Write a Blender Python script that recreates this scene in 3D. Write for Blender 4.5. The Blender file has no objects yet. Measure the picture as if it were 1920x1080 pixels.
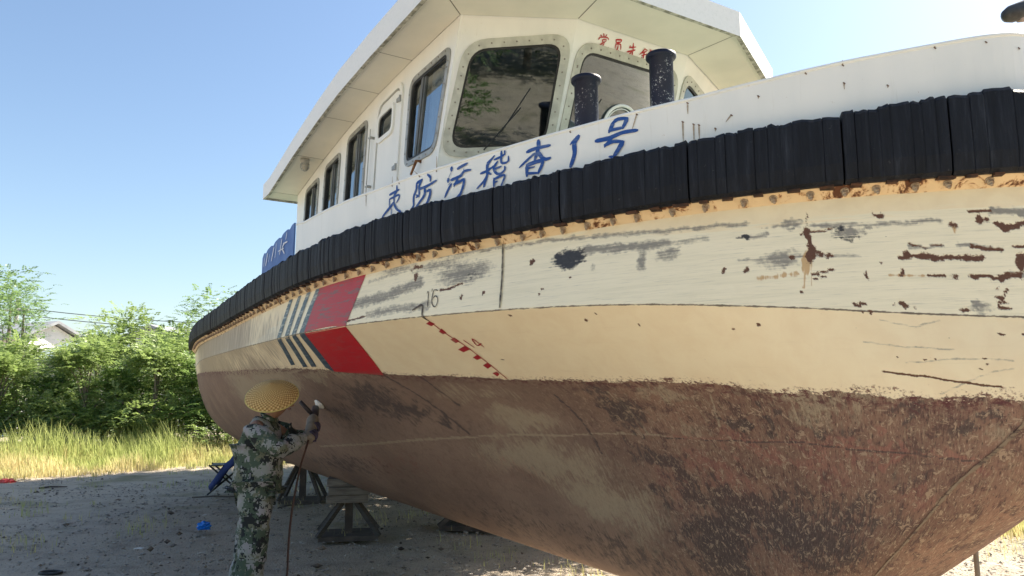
import bpy, bmesh, math, random
import numpy as np
from mathutils import Vector, Matrix
from mathutils.geometry import tessellate_polygon
R_ = math.radians
C = bpy.context.scene.collection
sc = bpy.context.scene
# ---------------------------------------------------------------- camera
cam = bpy.data.objects.new('camera', bpy.data.cameras.new('camera')); C.objects.link(cam)
cam.location = (0, 0, 1.5); cam.rotation_euler = (R_(90+8.4), 0, 0)
cam.data.sensor_width = 36; cam.data.lens = 26.0; cam.data.clip_start = .05; cam.data.clip_end = 6000
sc.camera = cam
# ---------------------------------------------------------------- sky, sun, exposure
SUN_AZ, SUN_EL = 33.0, 44.0            # azimuth from +X towards +Y
w = bpy.data.worlds.new('World'); sc.world = w; w.use_nodes = True
nt = w.node_tree; bg = nt.nodes['Background']
sky = nt.nodes.new('ShaderNodeTexSky'); sky.sky_type = 'NISHITA'; sky.sun_disc = False
sky.sun_elevation = R_(SUN_EL); sky.sun_rotation = R_(90-SUN_AZ); sky.altitude = 50
sky.air_density = 1.2; sky.dust_density = 1.0; sky.ozone_density = 2.2
nt.links.new(sky.outputs[0], bg.inputs[0]); bg.inputs[1].default_value = 0.062
sun = bpy.data.objects.new('sun', bpy.data.lights.new('sun', 'SUN')); C.objects.link(sun)
sd = Vector((math.cos(R_(SUN_EL))*math.cos(R_(SUN_AZ)), math.cos(R_(SUN_EL))*math.sin(R_(SUN_AZ)), math.sin(R_(SUN_EL))))
sun.rotation_euler = sd.to_track_quat('Z', 'Y').to_euler()
sun.data.energy = 5.0; sun.data.angle = R_(.5); sun.data.color = (1, .91, .77)
sc.view_settings.view_transform = 'Standard'; sc.view_settings.look = 'None'
sc.view_settings.exposure = 1.72; sc.view_settings.gamma = 1
sc.cycles.max_bounces = 8; sc.cycles.diffuse_bounces = 5; sc.cycles.transparent_max_bounces = 12
rng = np.random.default_rng(7); rnd = random.Random(5)

# ---------------------------------------------------------------- node helper
class NT:
    def __init__(s, name, rough=.6, spec=.4, metal=0):
        s.m = bpy.data.materials.new(name); s.m.use_nodes = True; s.t = s.m.node_tree
        s.b = s.t.nodes['Principled BSDF']; s.out = s.t.nodes['Material Output']
        s.b.inputs['Roughness'].default_value = rough; s.b.inputs['Metallic'].default_value = metal
        s.b.inputs['Specular IOR Level'].default_value = spec
        s.tc = s.t.nodes.new('ShaderNodeTexCoord')
    def set(s, sock, v):
        if isinstance(v, bpy.types.NodeSocket): s.t.links.new(v, sock)
        elif v is not None:
            try: sock.default_value = v
            except Exception: sock.default_value = (*v, 1)
    def math(s, op, a, b=None, c=None, clamp=False):
        n = s.t.nodes.new('ShaderNodeMath'); n.operation = op; n.use_clamp = clamp
        s.set(n.inputs[0], a); s.set(n.inputs[1], b); s.set(n.inputs[2], c); return n.outputs[0]
    def add(s, a, b): return s.math('ADD', a, b)
    def sub(s, a, b): return s.math('SUBTRACT', a, b)
    def mul(s, a, b): return s.math('MULTIPLY', a, b)
    def mx(s, a, b): return s.math('MAXIMUM', a, b)
    def ss(s, v, lo, hi):
        n = s.t.nodes.new('ShaderNodeMapRange'); n.interpolation_type = 'SMOOTHSTEP'
        s.set(n.inputs['Value'], v); n.inputs['From Min'].default_value = lo; n.inputs['From Max'].default_value = hi
        n.inputs['To Min'].default_value = 0; n.inputs['To Max'].default_value = 1; return n.outputs[0]
    def mix(s, f, a, b, mode='MIX'):
        n = s.t.nodes.new('ShaderNodeMix'); n.data_type = 'RGBA'; n.blend_type = mode
        s.set(n.inputs['Factor'], f)
        for sock, v in ((n.inputs[6], a), (n.inputs[7], b)):
            if isinstance(v, (tuple, list)): sock.default_value = (*v[:3], 1)
            else: s.t.links.new(v, sock)
        return n.outputs[2]
    def scale(s, vec, sx, sy, sz, rot=0):
        n = s.t.nodes.new('ShaderNodeMapping'); s.set(n.inputs['Vector'], vec); n.inputs['Scale'].default_value = (sx, sy, sz)
        n.inputs['Rotation'].default_value = (0, 0, rot); return n.outputs[0]
    def noise(s, vec, sc_=5, det=4, rough=.55, dist=0, col=False):
        n = s.t.nodes.new('ShaderNodeTexNoise'); s.set(n.inputs['Vector'], vec)
        n.inputs['Scale'].default_value = sc_; n.inputs['Detail'].default_value = det; n.inputs['Roughness'].default_value = rough
        n.inputs['Distortion'].default_value = dist
        return n.outputs['Color' if col else 'Fac']
    def voro(s, vec, sc_=5, feat='F1', out='Distance'):
        n = s.t.nodes.new('ShaderNodeTexVoronoi'); s.set(n.inputs['Vector'], vec); n.inputs['Scale'].default_value = sc_; n.feature = feat
        return n.outputs[out]
    def attr(s, name):
        n = s.t.nodes.new('ShaderNodeAttribute'); n.attribute_name = name; return n
    def sep(s, v):
        n = s.t.nodes.new('ShaderNodeSeparateXYZ'); s.set(n.inputs[0], v); return n.outputs
    def seprgb(s, v):
        n = s.t.nodes.new('ShaderNodeSeparateColor'); s.set(n.inputs[0], v); return n.outputs
    def comb(s, x, y, z=0):
        n = s.t.nodes.new('ShaderNodeCombineXYZ'); s.set(n.inputs[0], x); s.set(n.inputs[1], y); s.set(n.inputs[2], z); return n.outputs[0]
    def bump(s, h, strength=.3, dist=.01):
        n = s.t.nodes.new('ShaderNodeBump'); n.inputs['Strength'].default_value = strength; n.inputs['Distance'].default_value = dist
        s.set(n.inputs['Height'], h); s.t.links.new(n.outputs[0], s.b.inputs['Normal']); return s
    def col(s, v):
        if isinstance(v, (tuple, list)): s.b.inputs['Base Color'].default_value = (*v[:3], 1)
        else: s.t.links.new(v, s.b.inputs['Base Color'])
        return s
    def rough(s, v): s.set(s.b.inputs['Roughness'], v); return s

def simple(name, c1, c2, scl=6, rough=.6, bump=.0, stretch=(1, 1, 1), metal=0, spec=.4, det=4):
    n = NT(name, rough, spec, metal); v = n.scale(n.tc.outputs['Object'], *stretch)
    f = n.noise(v, scl, det); n.col(n.mix(n.ss(f, .3, .7), c1, c2))
    if bump: n.bump(n.noise(v, scl*3, 4), bump, .01)
    return n.m

# ---------------------------------------------------------------- object helpers
def link(o, parent=None):
    C.objects.link(o)
    if parent is not None: o.parent = parent
    return o
def tag(o, label, cat, group=None):
    o['label'] = label; o['category'] = cat
    if group: o['group'] = group
    return o
def thing(name, label, cat, loc=(0, 0, 0), rz=0, group=None):
    o = bpy.data.objects.new(name, None); o.location = loc; o.rotation_euler = (0, 0, rz); o.empty_display_size = .2
    return tag(link(o), label, cat, group)
def copy_tree(o, parent=None):
    c = o.copy(); link(c, parent)
    for ch in list(o.children): copy_tree(ch, c)
    return c
class MB:
    def __init__(s): s.v = []; s.f = []; s.mi = []; s.cur = 0
    def add(s, vs, fs):
        b = len(s.v); s.v += [tuple(map(float, v)) for v in vs]; s.f += [tuple(i+b for i in f) for f in fs]; s.mi += [s.cur]*len(fs); return s
    def box(s, cx, cy, cz, sx, sy, sz, rot=None):
        vs = [Vector((x*sx/2, y*sy/2, z*sz/2)) for z in (-1, 1) for y in (-1, 1) for x in (-1, 1)]
        if rot is not None: vs = [rot @ v for v in vs]
        vs = [v+Vector((cx, cy, cz)) for v in vs]
        return s.add(vs, [(0, 2, 3, 1), (4, 5, 7, 6), (0, 1, 5, 4), (2, 6, 7, 3), (0, 4, 6, 2), (1, 3, 7, 5)])
    def bar(s, a, b, wx, wz, up=(0, 0, 1)):
        a = Vector(a); b = Vector(b); d = (b-a); L = d.length; d.normalize()
        x = d.cross(Vector(up)); x = x.normalized() if x.length > 1e-4 else Vector((1, 0, 0)); z = x.cross(d)
        vs = [p+x*i*wx/2+z*j*wz/2 for p in (a, b) for i, j in ((-1, -1), (1, -1), (1, 1), (-1, 1))]
        return s.add(vs, [(3, 2, 1, 0), (4, 5, 6, 7), (0, 1, 5, 4), (1, 2, 6, 5), (2, 3, 7, 6), (3, 0, 4, 7)])
    def tube(s, pts, r, n=10, caps=True):
        pts = [Vector(p) for p in pts]; rs = r if isinstance(r, (list, tuple)) else [r]*len(pts)
        vs = []; px = None
        for i, p in enumerate(pts):
            d = (pts[min(i+1, len(pts)-1)]-pts[max(i-1, 0)]).normalized()
            x = d.orthogonal().normalized() if px is None else (px-d*px.dot(d)).normalized()
            px = x; y = d.cross(x)
            vs += [p+(x*math.cos(2*math.pi*k/n)+y*math.sin(2*math.pi*k/n))*rs[i] for k in range(n)]
        fs = [(i*n+k, i*n+(k+1) % n, (i+1)*n+(k+1) % n, (i+1)*n+k) for i in range(len(pts)-1) for k in range(n)]
        if caps: fs += [tuple(range(n-1, -1, -1)), tuple((len(pts)-1)*n+k for k in range(n))]
        return s.add(vs, fs)
    def lathe(s, prof, n=24, M=Matrix()):
        vs = []; 
        for r, z in prof: vs += [M @ Vector((r*math.cos(2*math.pi*k/n), r*math.sin(2*math.pi*k/n), z)) for k in range(n)]
        fs = [(i*n+k, i*n+(k+1) % n, (i+1)*n+(k+1) % n, (i+1)*n+k) for i in range(len(prof)-1) for k in range(n)]
        return s.add(vs, fs)
    def build(s, name, mats, parent=None, smooth=False, bevel=0):
        me = bpy.data.meshes.new(name); me.from_pydata(s.v, [], s.f)
        for m in (mats if isinstance(mats, (list, tuple)) else [mats]): me.materials.append(m)
        me.polygons.foreach_set('material_index', s.mi)
        if smooth: me.polygons.foreach_set('use_smooth', [True]*len(s.f))
        me.update(); o = link(bpy.data.objects.new(name, me), parent)
        if bevel:
            b = o.modifiers.new('b', 'BEVEL'); b.width = bevel; b.segments = 2; b.limit_method = 'ANGLE'
        return o
def np_mesh(name, V, Fq, mats, parent=None, smooth=True, k=4):
    """mesh from numpy arrays: V (n,3), F (m,k)"""
    me = bpy.data.meshes.new(name); V = np.asarray(V, np.float32); Fq = np.asarray(Fq, np.int32)
    me.vertices.add(len(V)); me.vertices.foreach_set('co', V.ravel())
    me.loops.add(Fq.size); me.loops.foreach_set('vertex_index', Fq.ravel())
    me.polygons.add(len(Fq)); me.polygons.foreach_set('loop_start', np.arange(0, Fq.size, k, dtype=np.int32))
    try: me.polygons.foreach_set('loop_total', np.full(len(Fq), k, np.int32))
    except Exception: pass
    for m in (mats if isinstance(mats, (list, tuple)) else [mats]): me.materials.append(m)
    me.update(calc_edges=True)
    me.polygons.foreach_set('use_smooth', np.full(len(Fq), smooth))
    return link(bpy.data.objects.new(name, me), parent)
def structure(o): o['kind'] = 'structure'; return o
def stuff(o): o['kind'] = 'stuff'; return o
def sstep(x, lo, hi):
    t = np.clip((x-lo)/(hi-lo), 0, 1); return t*t*(3-2*t)

# ---- marks and stains read off the plating: (arclength along the knuckle, girth below the fender), metres
ELL=[(0,8.93,0.196,0.21,0.062,0.75),(2,9.0,0.22,0.072,0.022,0.5),(2,9.59,0.211,0.102,0.061,1.0),(0,9.96,0.266,0.026,0.051,0.7),(0,10.08,0.254,0.055,0.033,0.6),(0,9.72,0.273,0.015,0.021,0.5),(1,9.38,0.198,0.014,0.014,1),(1,9.46,0.351,0.007,0.01,1),(1,9.45,0.375,0.007,0.007,1),(1,8.94,0.331,0.011,0.015,1),(1,9.09,0.329,0.01,0.013,1),(1,9.61,0.309,0.005,0.007,1),(1,9.91,0.594,0.005,0.008,1),(0,8.37,0.093,0.184,0.028,0.6),(0,8.72,0.125,0.195,0.029,0.6),(1,8.56,0.109,0.039,0.014,0.8),(1,8.55,0.167,0.019,0.029,0.8),(0,10.57,0.175,0.076,0.017,0.8),(2,10.39,0.215,0.041,0.013,1.0),(2,10.78,0.212,0.031,0.017,0.9),(0,10.82,0.234,0.078,0.014,0.9),(2,10.81,0.253,0.085,0.014,0.7),(1,10.65,0.217,0.017,0.022,1),(1,10.67,0.316,0.02,0.04,1),(1,10.71,0.319,0.043,0.01,1),(1,10.59,0.321,0.017,0.01,1),(3,10.65,0.344,0.018,0.06,1.0),(1,10.64,0.481,0.01,0.007,1),(0,10.55,0.328,0.081,0.04,0.75),(1,11.03,0.358,0.017,0.009,1),(1,10.94,0.373,0.007,0.007,0.9),(1,11.01,0.42,0.01,0.018,1),(1,11.21,0.441,0.019,0.007,1),(1,10.94,0.166,0.031,0.01,1),(1,11.23,0.226,0.017,0.015,1),(3,11.23,0.248,0.01,0.022,0.7),(1,11.33,0.207,0.014,0.022,1),(1,11.36,0.208,0.012,0.011,1),(1,11.46,0.396,0.021,0.04,1.1),(1,11.36,0.557,0.017,0.007,1),(1,11.37,0.579,0.023,0.007,1),(0,11.29,0.575,0.042,0.02,0.8),(1,11.35,0.535,0.014,0.006,1),(1,11.36,0.502,0.019,0.006,0.8),(1,10.83,0.549,0.033,0.009,1),(1,10.86,0.542,0.017,0.008,1),(1,11.01,0.556,0.04,0.009,1),(1,11.0,0.545,0.008,0.009,1),(1,11.23,0.582,0.019,0.009,1),(1,10.88,0.421,0.007,0.017,1),(1,11.28,0.455,0.012,0.009,1),(1,11.38,0.46,0.016,0.009,1),(1,11.04,0.337,0.009,0.017,1),(1,10.41,0.366,0.01,0.016,1),(1,10.32,0.36,0.007,0.016,1),(1,10.32,0.633,0.005,0.008,1),(1,10.89,0.58,0.003,0.009,1),(1,11.24,0.814,0.01,0.004,1),(1,11.26,0.779,0.007,0.006,1),(1,11.05,0.774,0.005,0.004,1),(1,11.08,0.775,0.007,0.003,1),(1,10.94,0.765,0.007,0.004,1),(1,11.27,0.801,0.005,0.002,1),(1,11.34,0.679,0.01,0.004,1),(1,11.41,0.686,0.009,0.008,1),(1,10.44,0.619,0.01,0.008,1),(1,10.86,0.577,0.007,0.004,1),(1,8.9,0.812,0.007,0.006,1),(1,9.66,0.549,0.01,0.008,1),(1,9.73,0.51,0.007,0.008,1),(1,9.25,0.476,0.01,0.009,1),(6,11.01,0.87,0.065,0.026,1.0),(4,11.01,0.867,0.05,0.014,0.7),(4,7.16,1.044,0.49,0.18,0.8),(4,7.47,1.222,0.367,0.112,0.8),(4,7.83,1.362,0.166,0.075,0.7),(4,9.39,1.233,0.152,0.145,0.9),(4,9.33,1.117,0.075,0.117,0.6),(4,10.07,1.161,0.057,0.053,1.1),(4,10.28,1.104,0.052,0.048,0.9),(4,10.93,0.994,0.065,0.048,0.7),(4,11.18,1.022,0.081,0.043,0.8),(4,11.31,1.0,0.045,0.056,0.9),(4,9.48,1.511,0.219,0.104,0.8),(4,9.6,1.634,0.175,0.208,0.7),(4,9.86,1.687,0.206,0.195,0.9),(4,10.35,1.643,0.58,0.183,0.9),(4,10.67,1.443,0.399,0.135,0.6),(4,9.69,2.004,0.326,0.28,1.0),(4,10.94,1.268,0.15,0.09,0.5),(4,9.36,1.774,0.109,0.104,0.7),(4,7.88,2.348,1.45,0.3,0.35),(4,8.82,2.316,0.735,0.22,0.5),(4,5.37,1.771,1.316,0.167,0.5),(4,10.59,1.078,0.143,0.048,0.5),(4,11.06,1.132,0.119,0.034,0.5),(4,6.4,1.19,0.488,0.24,0.4),(6,9.87,1.482,0.326,0.097,0.8),(6,10.22,1.278,0.375,0.063,0.8),(6,10.82,1.145,0.38,0.024,0.9),(6,10.56,1.276,0.333,0.175,0.5),(6,6.16,1.754,1.605,0.169,0.4),(6,8.12,1.78,0.551,0.18,0.35),(6,9.53,1.642,0.181,0.27,0.6),(6,9.96,1.593,0.217,0.125,0.7),(6,11.18,1.173,0.14,0.052,0.6),(6,10.95,1.341,0.261,0.113,0.5),(6,5.75,1.273,0.735,0.325,0.3),(5,8.57,1.34,0.399,0.14,0.8),(5,8.46,1.671,0.76,0.202,0.8),(5,8.88,1.923,0.536,0.217,0.8),(5,10.46,0.96,0.261,0.042,0.8),(5,10.5,1.046,0.217,0.065,0.6),(5,9.75,1.059,0.261,0.054,0.7),(5,6.78,0.741,0.595,0.085,0.7),(5,5.54,0.624,0.952,0.15,1.0),(5,4.58,0.747,0.975,0.233,0.9),(5,4.28,0.542,0.802,0.35,0.7),(5,5.94,0.749,0.535,0.087,0.7),(5,8.33,1.093,0.585,0.1,0.5),(5,9.83,1.234,0.181,0.07,0.5),(5,10.72,0.938,0.25,0.035,0.6),(5,10.75,1.039,0.095,0.06,0.5),(5,9.05,2.094,0.217,0.167,0.5),(5,11.29,1.106,0.095,0.035,0.5),(7,2.61,0.61,1.534,0.513,1.0),(7,3.87,0.517,0.672,0.36,0.8),(7,2.85,0.344,1.316,0.175,0.8),(7,3.62,0.92,1.12,0.342,0.7),(7,3.42,0.181,2.069,0.238,0.9),(7,4.83,0.229,1.12,0.312,0.75),(7,4.99,0.582,1.163,0.24,0.7),(7,2.7,0.071,1.534,0.2,1.0),(7,6.23,0.345,0.585,0.24,0.45)]
STR=[(0,0.0095,0.6,[(8.648,0.066),(9.135,0.085),(9.456,0.096),(10.069,0.14),(10.399,0.15)]),(0,0.0097,0.4,[(8.074,0.132),(8.454,0.115),(9.028,0.084)]),(0,0.0184,0.8,[(9.67,0.18),(9.894,0.195),(10.078,0.202)]),(0,0.0117,0.5,[(10.078,0.202),(10.244,0.2)]),(1,0.0055,1,[(8.765,0.274),(8.853,0.269),(8.931,0.256)]),(0,0.0284,0.75,[(7.919,0.254),(8.269,0.248),(8.6,0.204)]),(0,0.0217,0.6,[(8.113,0.342),(8.386,0.336),(8.678,0.352)]),(1,0.0054,0.9,[(7.87,0.356),(8.084,0.348)]),(0,0.0232,0.5,[(7.053,0.0),(7.423,0.0),(7.792,0.0)]),(0,0.008,0.7,[(10.672,0.188),(10.925,0.207),(11.187,0.204)]),(0,0.0093,0.7,[(10.399,0.216),(10.487,0.21)]),(1,0.0094,1,[(10.652,0.217),(10.652,0.256),(10.672,0.306),(10.662,0.345)]),(3,0.0025,0.9,[(10.672,0.326),(10.672,0.454)]),(3,0.0049,0.8,[(10.633,0.343),(10.643,0.462)]),(1,0.005,0.8,[(10.623,0.225),(10.75,0.211)]),(1,0.0036,0.6,[(10.643,0.128),(10.652,0.207)]),(0,0.0054,0.6,[(10.37,0.317),(10.623,0.323),(10.857,0.338)]),(1,0.005,1,[(10.672,0.405),(10.72,0.399),(10.759,0.392)]),(1,0.0034,1,[(10.682,0.426),(10.73,0.42)]),(3,0.0093,0.8,[(10.448,0.407),(10.526,0.404),(10.604,0.4)]),(1,0.0089,1.2,[(11.022,0.357),(11.071,0.349),(11.158,0.364),(11.314,0.37)]),(0,0.006,0.9,[(11.051,0.306),(11.11,0.319),(11.178,0.311)]),(1,0.0044,0.7,[(11.051,0.296),(11.1,0.319),(11.178,0.311)]),(3,0.0053,0.8,[(10.964,0.427),(11.1,0.436)]),(1,0.0027,1,[(11.11,0.436),(11.178,0.44)]),(1,0.0054,1,[(11.265,0.444),(11.343,0.447)]),(1,0.0101,1.2,[(11.392,0.23),(11.421,0.253),(11.47,0.242),(11.499,0.232)]),(1,0.0046,1.1,[(11.294,0.174),(11.382,0.175)]),(0,0.0124,1,[(11.392,0.175),(11.508,0.188)]),(0,0.0083,0.9,[(11.246,0.313),(11.324,0.327),(11.401,0.34)]),(1,0.0072,1,[(11.285,0.325),(11.401,0.34)]),(1,0.0055,1,[(11.44,0.33),(11.489,0.331)]),(1,0.0092,1.1,[(11.343,0.458),(11.392,0.449),(11.44,0.451)]),(0,0.0073,0.9,[(11.401,0.438),(11.46,0.452)]),(1,0.0041,0.9,[(11.392,0.504),(11.353,0.557)]),(0,0.0032,0.35,[(10.828,0.702),(10.983,0.726),(11.158,0.738)]),(0,0.0032,0.3,[(10.915,0.614),(11.042,0.646),(11.129,0.619)]),(0,0.0033,0.3,[(10.973,0.789),(11.178,0.775),(11.363,0.783)]),(0,0.0033,0.3,[(11.08,0.916),(11.265,0.833),(11.353,0.815)]),(0,0.0036,0.4,[(10.876,0.825),(10.944,0.833),(11.042,0.846)]),(1,0.0034,1,[(10.876,0.825),(11.042,0.846),(11.246,0.88),(11.304,0.886)]),(4,0.0093,0.9,[(7.627,0.789),(7.812,1.106),(7.948,1.476)]),(4,0.009,0.9,[(9.368,1.043),(9.368,1.255),(9.446,1.388)]),(4,0.0079,0.9,[(9.008,1.123),(9.047,1.376),(9.047,1.561)]),(4,0.0088,0.9,[(8.016,0.883),(8.094,1.216)]),(5,0.0056,1.0,[(9.417,1.069),(9.446,1.224),(9.485,1.349)]),(5,0.0052,1.0,[(9.446,1.078),(9.466,1.24)]),(5,0.0045,1.0,[(10.04,1.0),(9.991,1.197)]),(5,0.0025,1.0,[(10.429,0.963),(10.536,0.929),(10.565,0.988),(10.506,1.121)]),(5,0.0038,1.0,[(10.429,0.972),(10.438,1.098)]),(5,0.0085,1.0,[(5.292,1.516),(6.917,1.514),(7.928,1.503)]),(5,0.0063,1.0,[(5.808,0.589),(6.177,0.676),(6.674,0.67)]),(5,0.0061,0.8,[(6.518,1.523),(7.928,1.503),(8.823,1.463),(9.65,1.333)]),(6,0.0073,0.8,[(9.611,1.342),(10.419,1.179),(10.818,1.154),(11.256,1.171)]),(4,0.0037,0.9,[(9.602,1.355),(10.419,1.179),(10.944,1.159),(11.285,1.187)])]
WL=[(0.759,0.409),(3.064,0.463),(4.611,0.524),(5.954,0.601),(6.46,0.651),(7.179,0.756),(7.569,0.831),(7.89,0.889),(8.337,0.938),(8.765,0.986),(9.164,0.987),(9.514,0.981),(9.855,0.933),(10.127,0.931),(10.37,0.94),(10.536,0.933),(10.73,0.915),(10.954,0.928),(11.071,0.937),(11.158,0.932),(11.343,0.921)]
CRM=[(3.454,0.243),(5.837,0.312),(7.034,0.168),(8.123,0.077),(8.629,0.088),(9.125,0.054),(9.67,0.098),(10.059,0.149),(10.292,0.165),(10.506,0.172),(10.837,0.163),(11.178,0.15),(11.363,0.153),(11.47,0.154)]
QUADS={'red':[[(7.452,0.027),(8.074,0.021),(7.87,0.384),(7.209,0.388)],[(7.209,0.388),(7.86,0.391),(7.666,0.863),(7.053,0.754)]],'blue':[[(7.403,0.026),(7.462,0.027),(7.209,0.388),(7.102,0.385)],[(7.102,0.385),(7.209,0.388),(7.053,0.754),(6.975,0.704)]],'blue2':[[(7.228,0.026),(7.296,0.033),(7.024,0.383),(6.926,0.381)],[(6.926,0.381),(7.024,0.383),(6.839,0.674),(6.742,0.667)]],'blue3':[[(7.043,0.026),(7.102,0.026),(6.858,0.379),(6.751,0.37)],[(6.742,0.376),(6.849,0.379),(6.664,0.656),(6.576,0.651)]],'blue4':[[(6.839,0.013),(6.917,0.019),(6.644,0.374),(6.528,0.371)],[(6.528,0.371),(6.635,0.374),(6.45,0.61),(6.353,0.606)]]}
DRAFT=[[(8.619,0.466),(8.668,0.451),(8.687,0.476),(8.639,0.491)],[(8.648,0.541),(8.697,0.518),(8.697,0.559),(8.658,0.566)],[(8.668,0.615),(8.716,0.601),(8.726,0.634),(8.678,0.649)],[(8.639,0.704),(8.726,0.676),(8.736,0.709),(8.658,0.73)],[(8.687,0.78),(8.746,0.758),(8.746,0.79),(8.697,0.804)],[(8.697,0.852),(8.755,0.831),(8.755,0.863),(8.707,0.884)],[(8.707,0.923),(8.755,0.91),(8.755,0.933),(8.716,0.955)]]
HSTR={'dline':[(0.0039,[(8.648,0.395),(8.668,0.451),(8.687,0.567),(8.726,0.667),(8.746,0.766),(8.765,0.887),(8.775,0.979)])],'dhook':[(0.0064,[(8.561,0.363),(8.639,0.343),(8.648,0.395),(8.668,0.443)])],'n16':[(0.0029,[(8.668,0.278),(8.678,0.271),(8.687,0.36)]),(0.0029,[(8.707,0.257),(8.707,0.272)]),(0.0029,[(8.755,0.273),(8.726,0.265),(8.716,0.294),(8.716,0.331),(8.736,0.361),(8.755,0.362),(8.765,0.333),(8.755,0.31),(8.736,0.302),(8.716,0.324)])],'n14':[(0.0037,[(8.765,0.628),(8.785,0.694)]),(0.0039,[(8.862,0.697),(8.843,0.623),(8.823,0.68),(8.872,0.665)])]}
WELD=[(9.174,0.062),(9.203,0.24),(9.222,0.419)]
STEM=[(11.382,0.957),(11.392,1.018),(11.314,1.13),(11.187,1.268),(11.119,1.375),(11.071,1.498),(11.032,1.64),(10.944,1.807),(10.818,1.936)]
CHARS=[[(0.0089,[(8.334,2.776),(8.334,2.744),(8.31,2.719),(8.31,2.676)]),(0.0083,[(8.264,2.734),(8.357,2.749)]),(0.0069,[(8.264,2.706),(8.287,2.709),(8.357,2.716),(8.357,2.694),(8.334,2.671)]),(0.0059,[(8.264,2.706),(8.264,2.661)]),(0.0094,[(8.31,2.679),(8.264,2.649),(8.217,2.621),(8.194,2.604)]),(0.0087,[(8.31,2.671),(8.334,2.636),(8.357,2.619),(8.38,2.604)]),(0.0031,[(8.287,2.649),(8.287,2.621),(8.287,2.573)])],[(0.0094,[(8.52,2.754),(8.567,2.769)]),(0.0087,[(8.52,2.754),(8.52,2.721),(8.497,2.676),(8.497,2.621),(8.474,2.604)]),(0.0079,[(8.567,2.766),(8.544,2.734),(8.544,2.704),(8.544,2.679),(8.52,2.669)]),(0.0069,[(8.52,2.684),(8.544,2.669)]),(0.0087,[(8.614,2.789),(8.637,2.769),(8.637,2.746)]),(0.0087,[(8.544,2.714),(8.614,2.721),(8.684,2.739)]),(0.0094,[(8.591,2.714),(8.591,2.671),(8.544,2.629),(8.52,2.609)]),(0.0094,[(8.614,2.689),(8.637,2.691),(8.637,2.664),(8.614,2.619),(8.591,2.604)])],[(0.0115,[(8.801,2.794),(8.801,2.776)]),(0.0115,[(8.777,2.731),(8.777,2.714)]),(0.0086,[(8.801,2.696),(8.777,2.666),(8.754,2.629)]),(0.0019,[(8.801,2.769),(8.777,2.731)]),(0.0019,[(8.801,2.709),(8.777,2.694)]),(0.0086,[(8.847,2.776),(8.917,2.794)]),(0.0095,[(8.801,2.719),(8.871,2.731),(8.894,2.751),(8.941,2.751)]),(0.0029,[(8.894,2.766),(8.894,2.749)]),(0.0086,[(8.847,2.731),(8.847,2.714),(8.824,2.679)]),(0.0095,[(8.824,2.689),(8.871,2.699),(8.894,2.704),(8.894,2.676),(8.871,2.626),(8.847,2.611)])],[(0.0076,[(9.057,2.769),(9.081,2.781),(9.104,2.799)]),(0.0076,[(9.011,2.716),(9.057,2.724),(9.104,2.744)]),(0.0095,[(9.081,2.781),(9.057,2.754),(9.057,2.704),(9.034,2.639)]),(0.0067,[(9.057,2.701),(9.034,2.669),(8.987,2.636)]),(0.0076,[(9.057,2.716),(9.081,2.699)]),(0.0067,[(9.151,2.814),(9.151,2.784),(9.151,2.751),(9.174,2.744),(9.197,2.751),(9.197,2.776)]),(0.0067,[(9.104,2.776),(9.151,2.784),(9.174,2.794)]),(0.0051,[(9.174,2.812),(9.174,2.802),(9.174,2.789)]),(0.0076,[(9.127,2.761),(9.104,2.736),(9.104,2.716),(9.127,2.691),(9.151,2.691),(9.174,2.706),(9.174,2.724)]),(0.0067,[(9.104,2.721),(9.151,2.729)]),(0.0067,[(9.104,2.671),(9.104,2.621)]),(0.0067,[(9.104,2.666),(9.174,2.676),(9.151,2.619)]),(0.0057,[(9.104,2.646),(9.127,2.651)])],[(0.0117,[(9.384,2.824),(9.384,2.784),(9.361,2.721)]),(0.0098,[(9.314,2.776),(9.361,2.784),(9.454,2.784)]),(0.0073,[(9.361,2.759),(9.314,2.731),(9.268,2.701)]),(0.011,[(9.384,2.761),(9.408,2.726),(9.431,2.714),(9.454,2.716)]),(0.0103,[(9.314,2.704),(9.314,2.646)]),(0.011,[(9.314,2.704),(9.408,2.709),(9.384,2.649)]),(0.0061,[(9.314,2.686),(9.361,2.686)]),(0.0073,[(9.314,2.659),(9.384,2.649)])],[(0.0059,[(9.571,2.764),(9.594,2.786),(9.618,2.799)]),(0.0127,[(9.618,2.799),(9.594,2.766),(9.594,2.711),(9.571,2.649)])],[(0.0102,[(9.804,2.832),(9.828,2.844),(9.874,2.839)]),(0.0102,[(9.804,2.832),(9.781,2.786)]),(0.0106,[(9.874,2.837),(9.851,2.794)]),(0.0089,[(9.781,2.794),(9.851,2.796)]),(0.011,[(9.711,2.754),(9.781,2.756),(9.851,2.771),(9.921,2.769)]),(0.0085,[(9.804,2.764),(9.781,2.741),(9.758,2.716)]),(0.0095,[(9.758,2.724),(9.804,2.734),(9.851,2.724)]),(0.0116,[(9.851,2.724),(9.828,2.691),(9.804,2.659)]),(0.0073,[(9.804,2.656),(9.781,2.661)])]]
PANCH=[(0.0107,[(6.046,2.709),(5.999,2.616)]),(0.0053,[(5.953,2.689),(5.929,2.616)]),(0.0088,[(6.256,2.729),(6.186,2.626)]),(0.0053,[(6.326,2.749),(6.303,2.634)]),(0.0045,[(6.116,2.691),(6.093,2.631)]),(0.0076,[(6.49,2.754),(6.443,2.639)]),(0.007,[(6.583,2.711),(6.513,2.679),(6.583,2.624)]),(0.007,[(6.63,2.786),(6.606,2.734)]),(0.0056,[(6.536,2.711),(6.653,2.706)]),(0.0041,[(6.396,2.671),(6.56,2.671)])]
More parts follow.
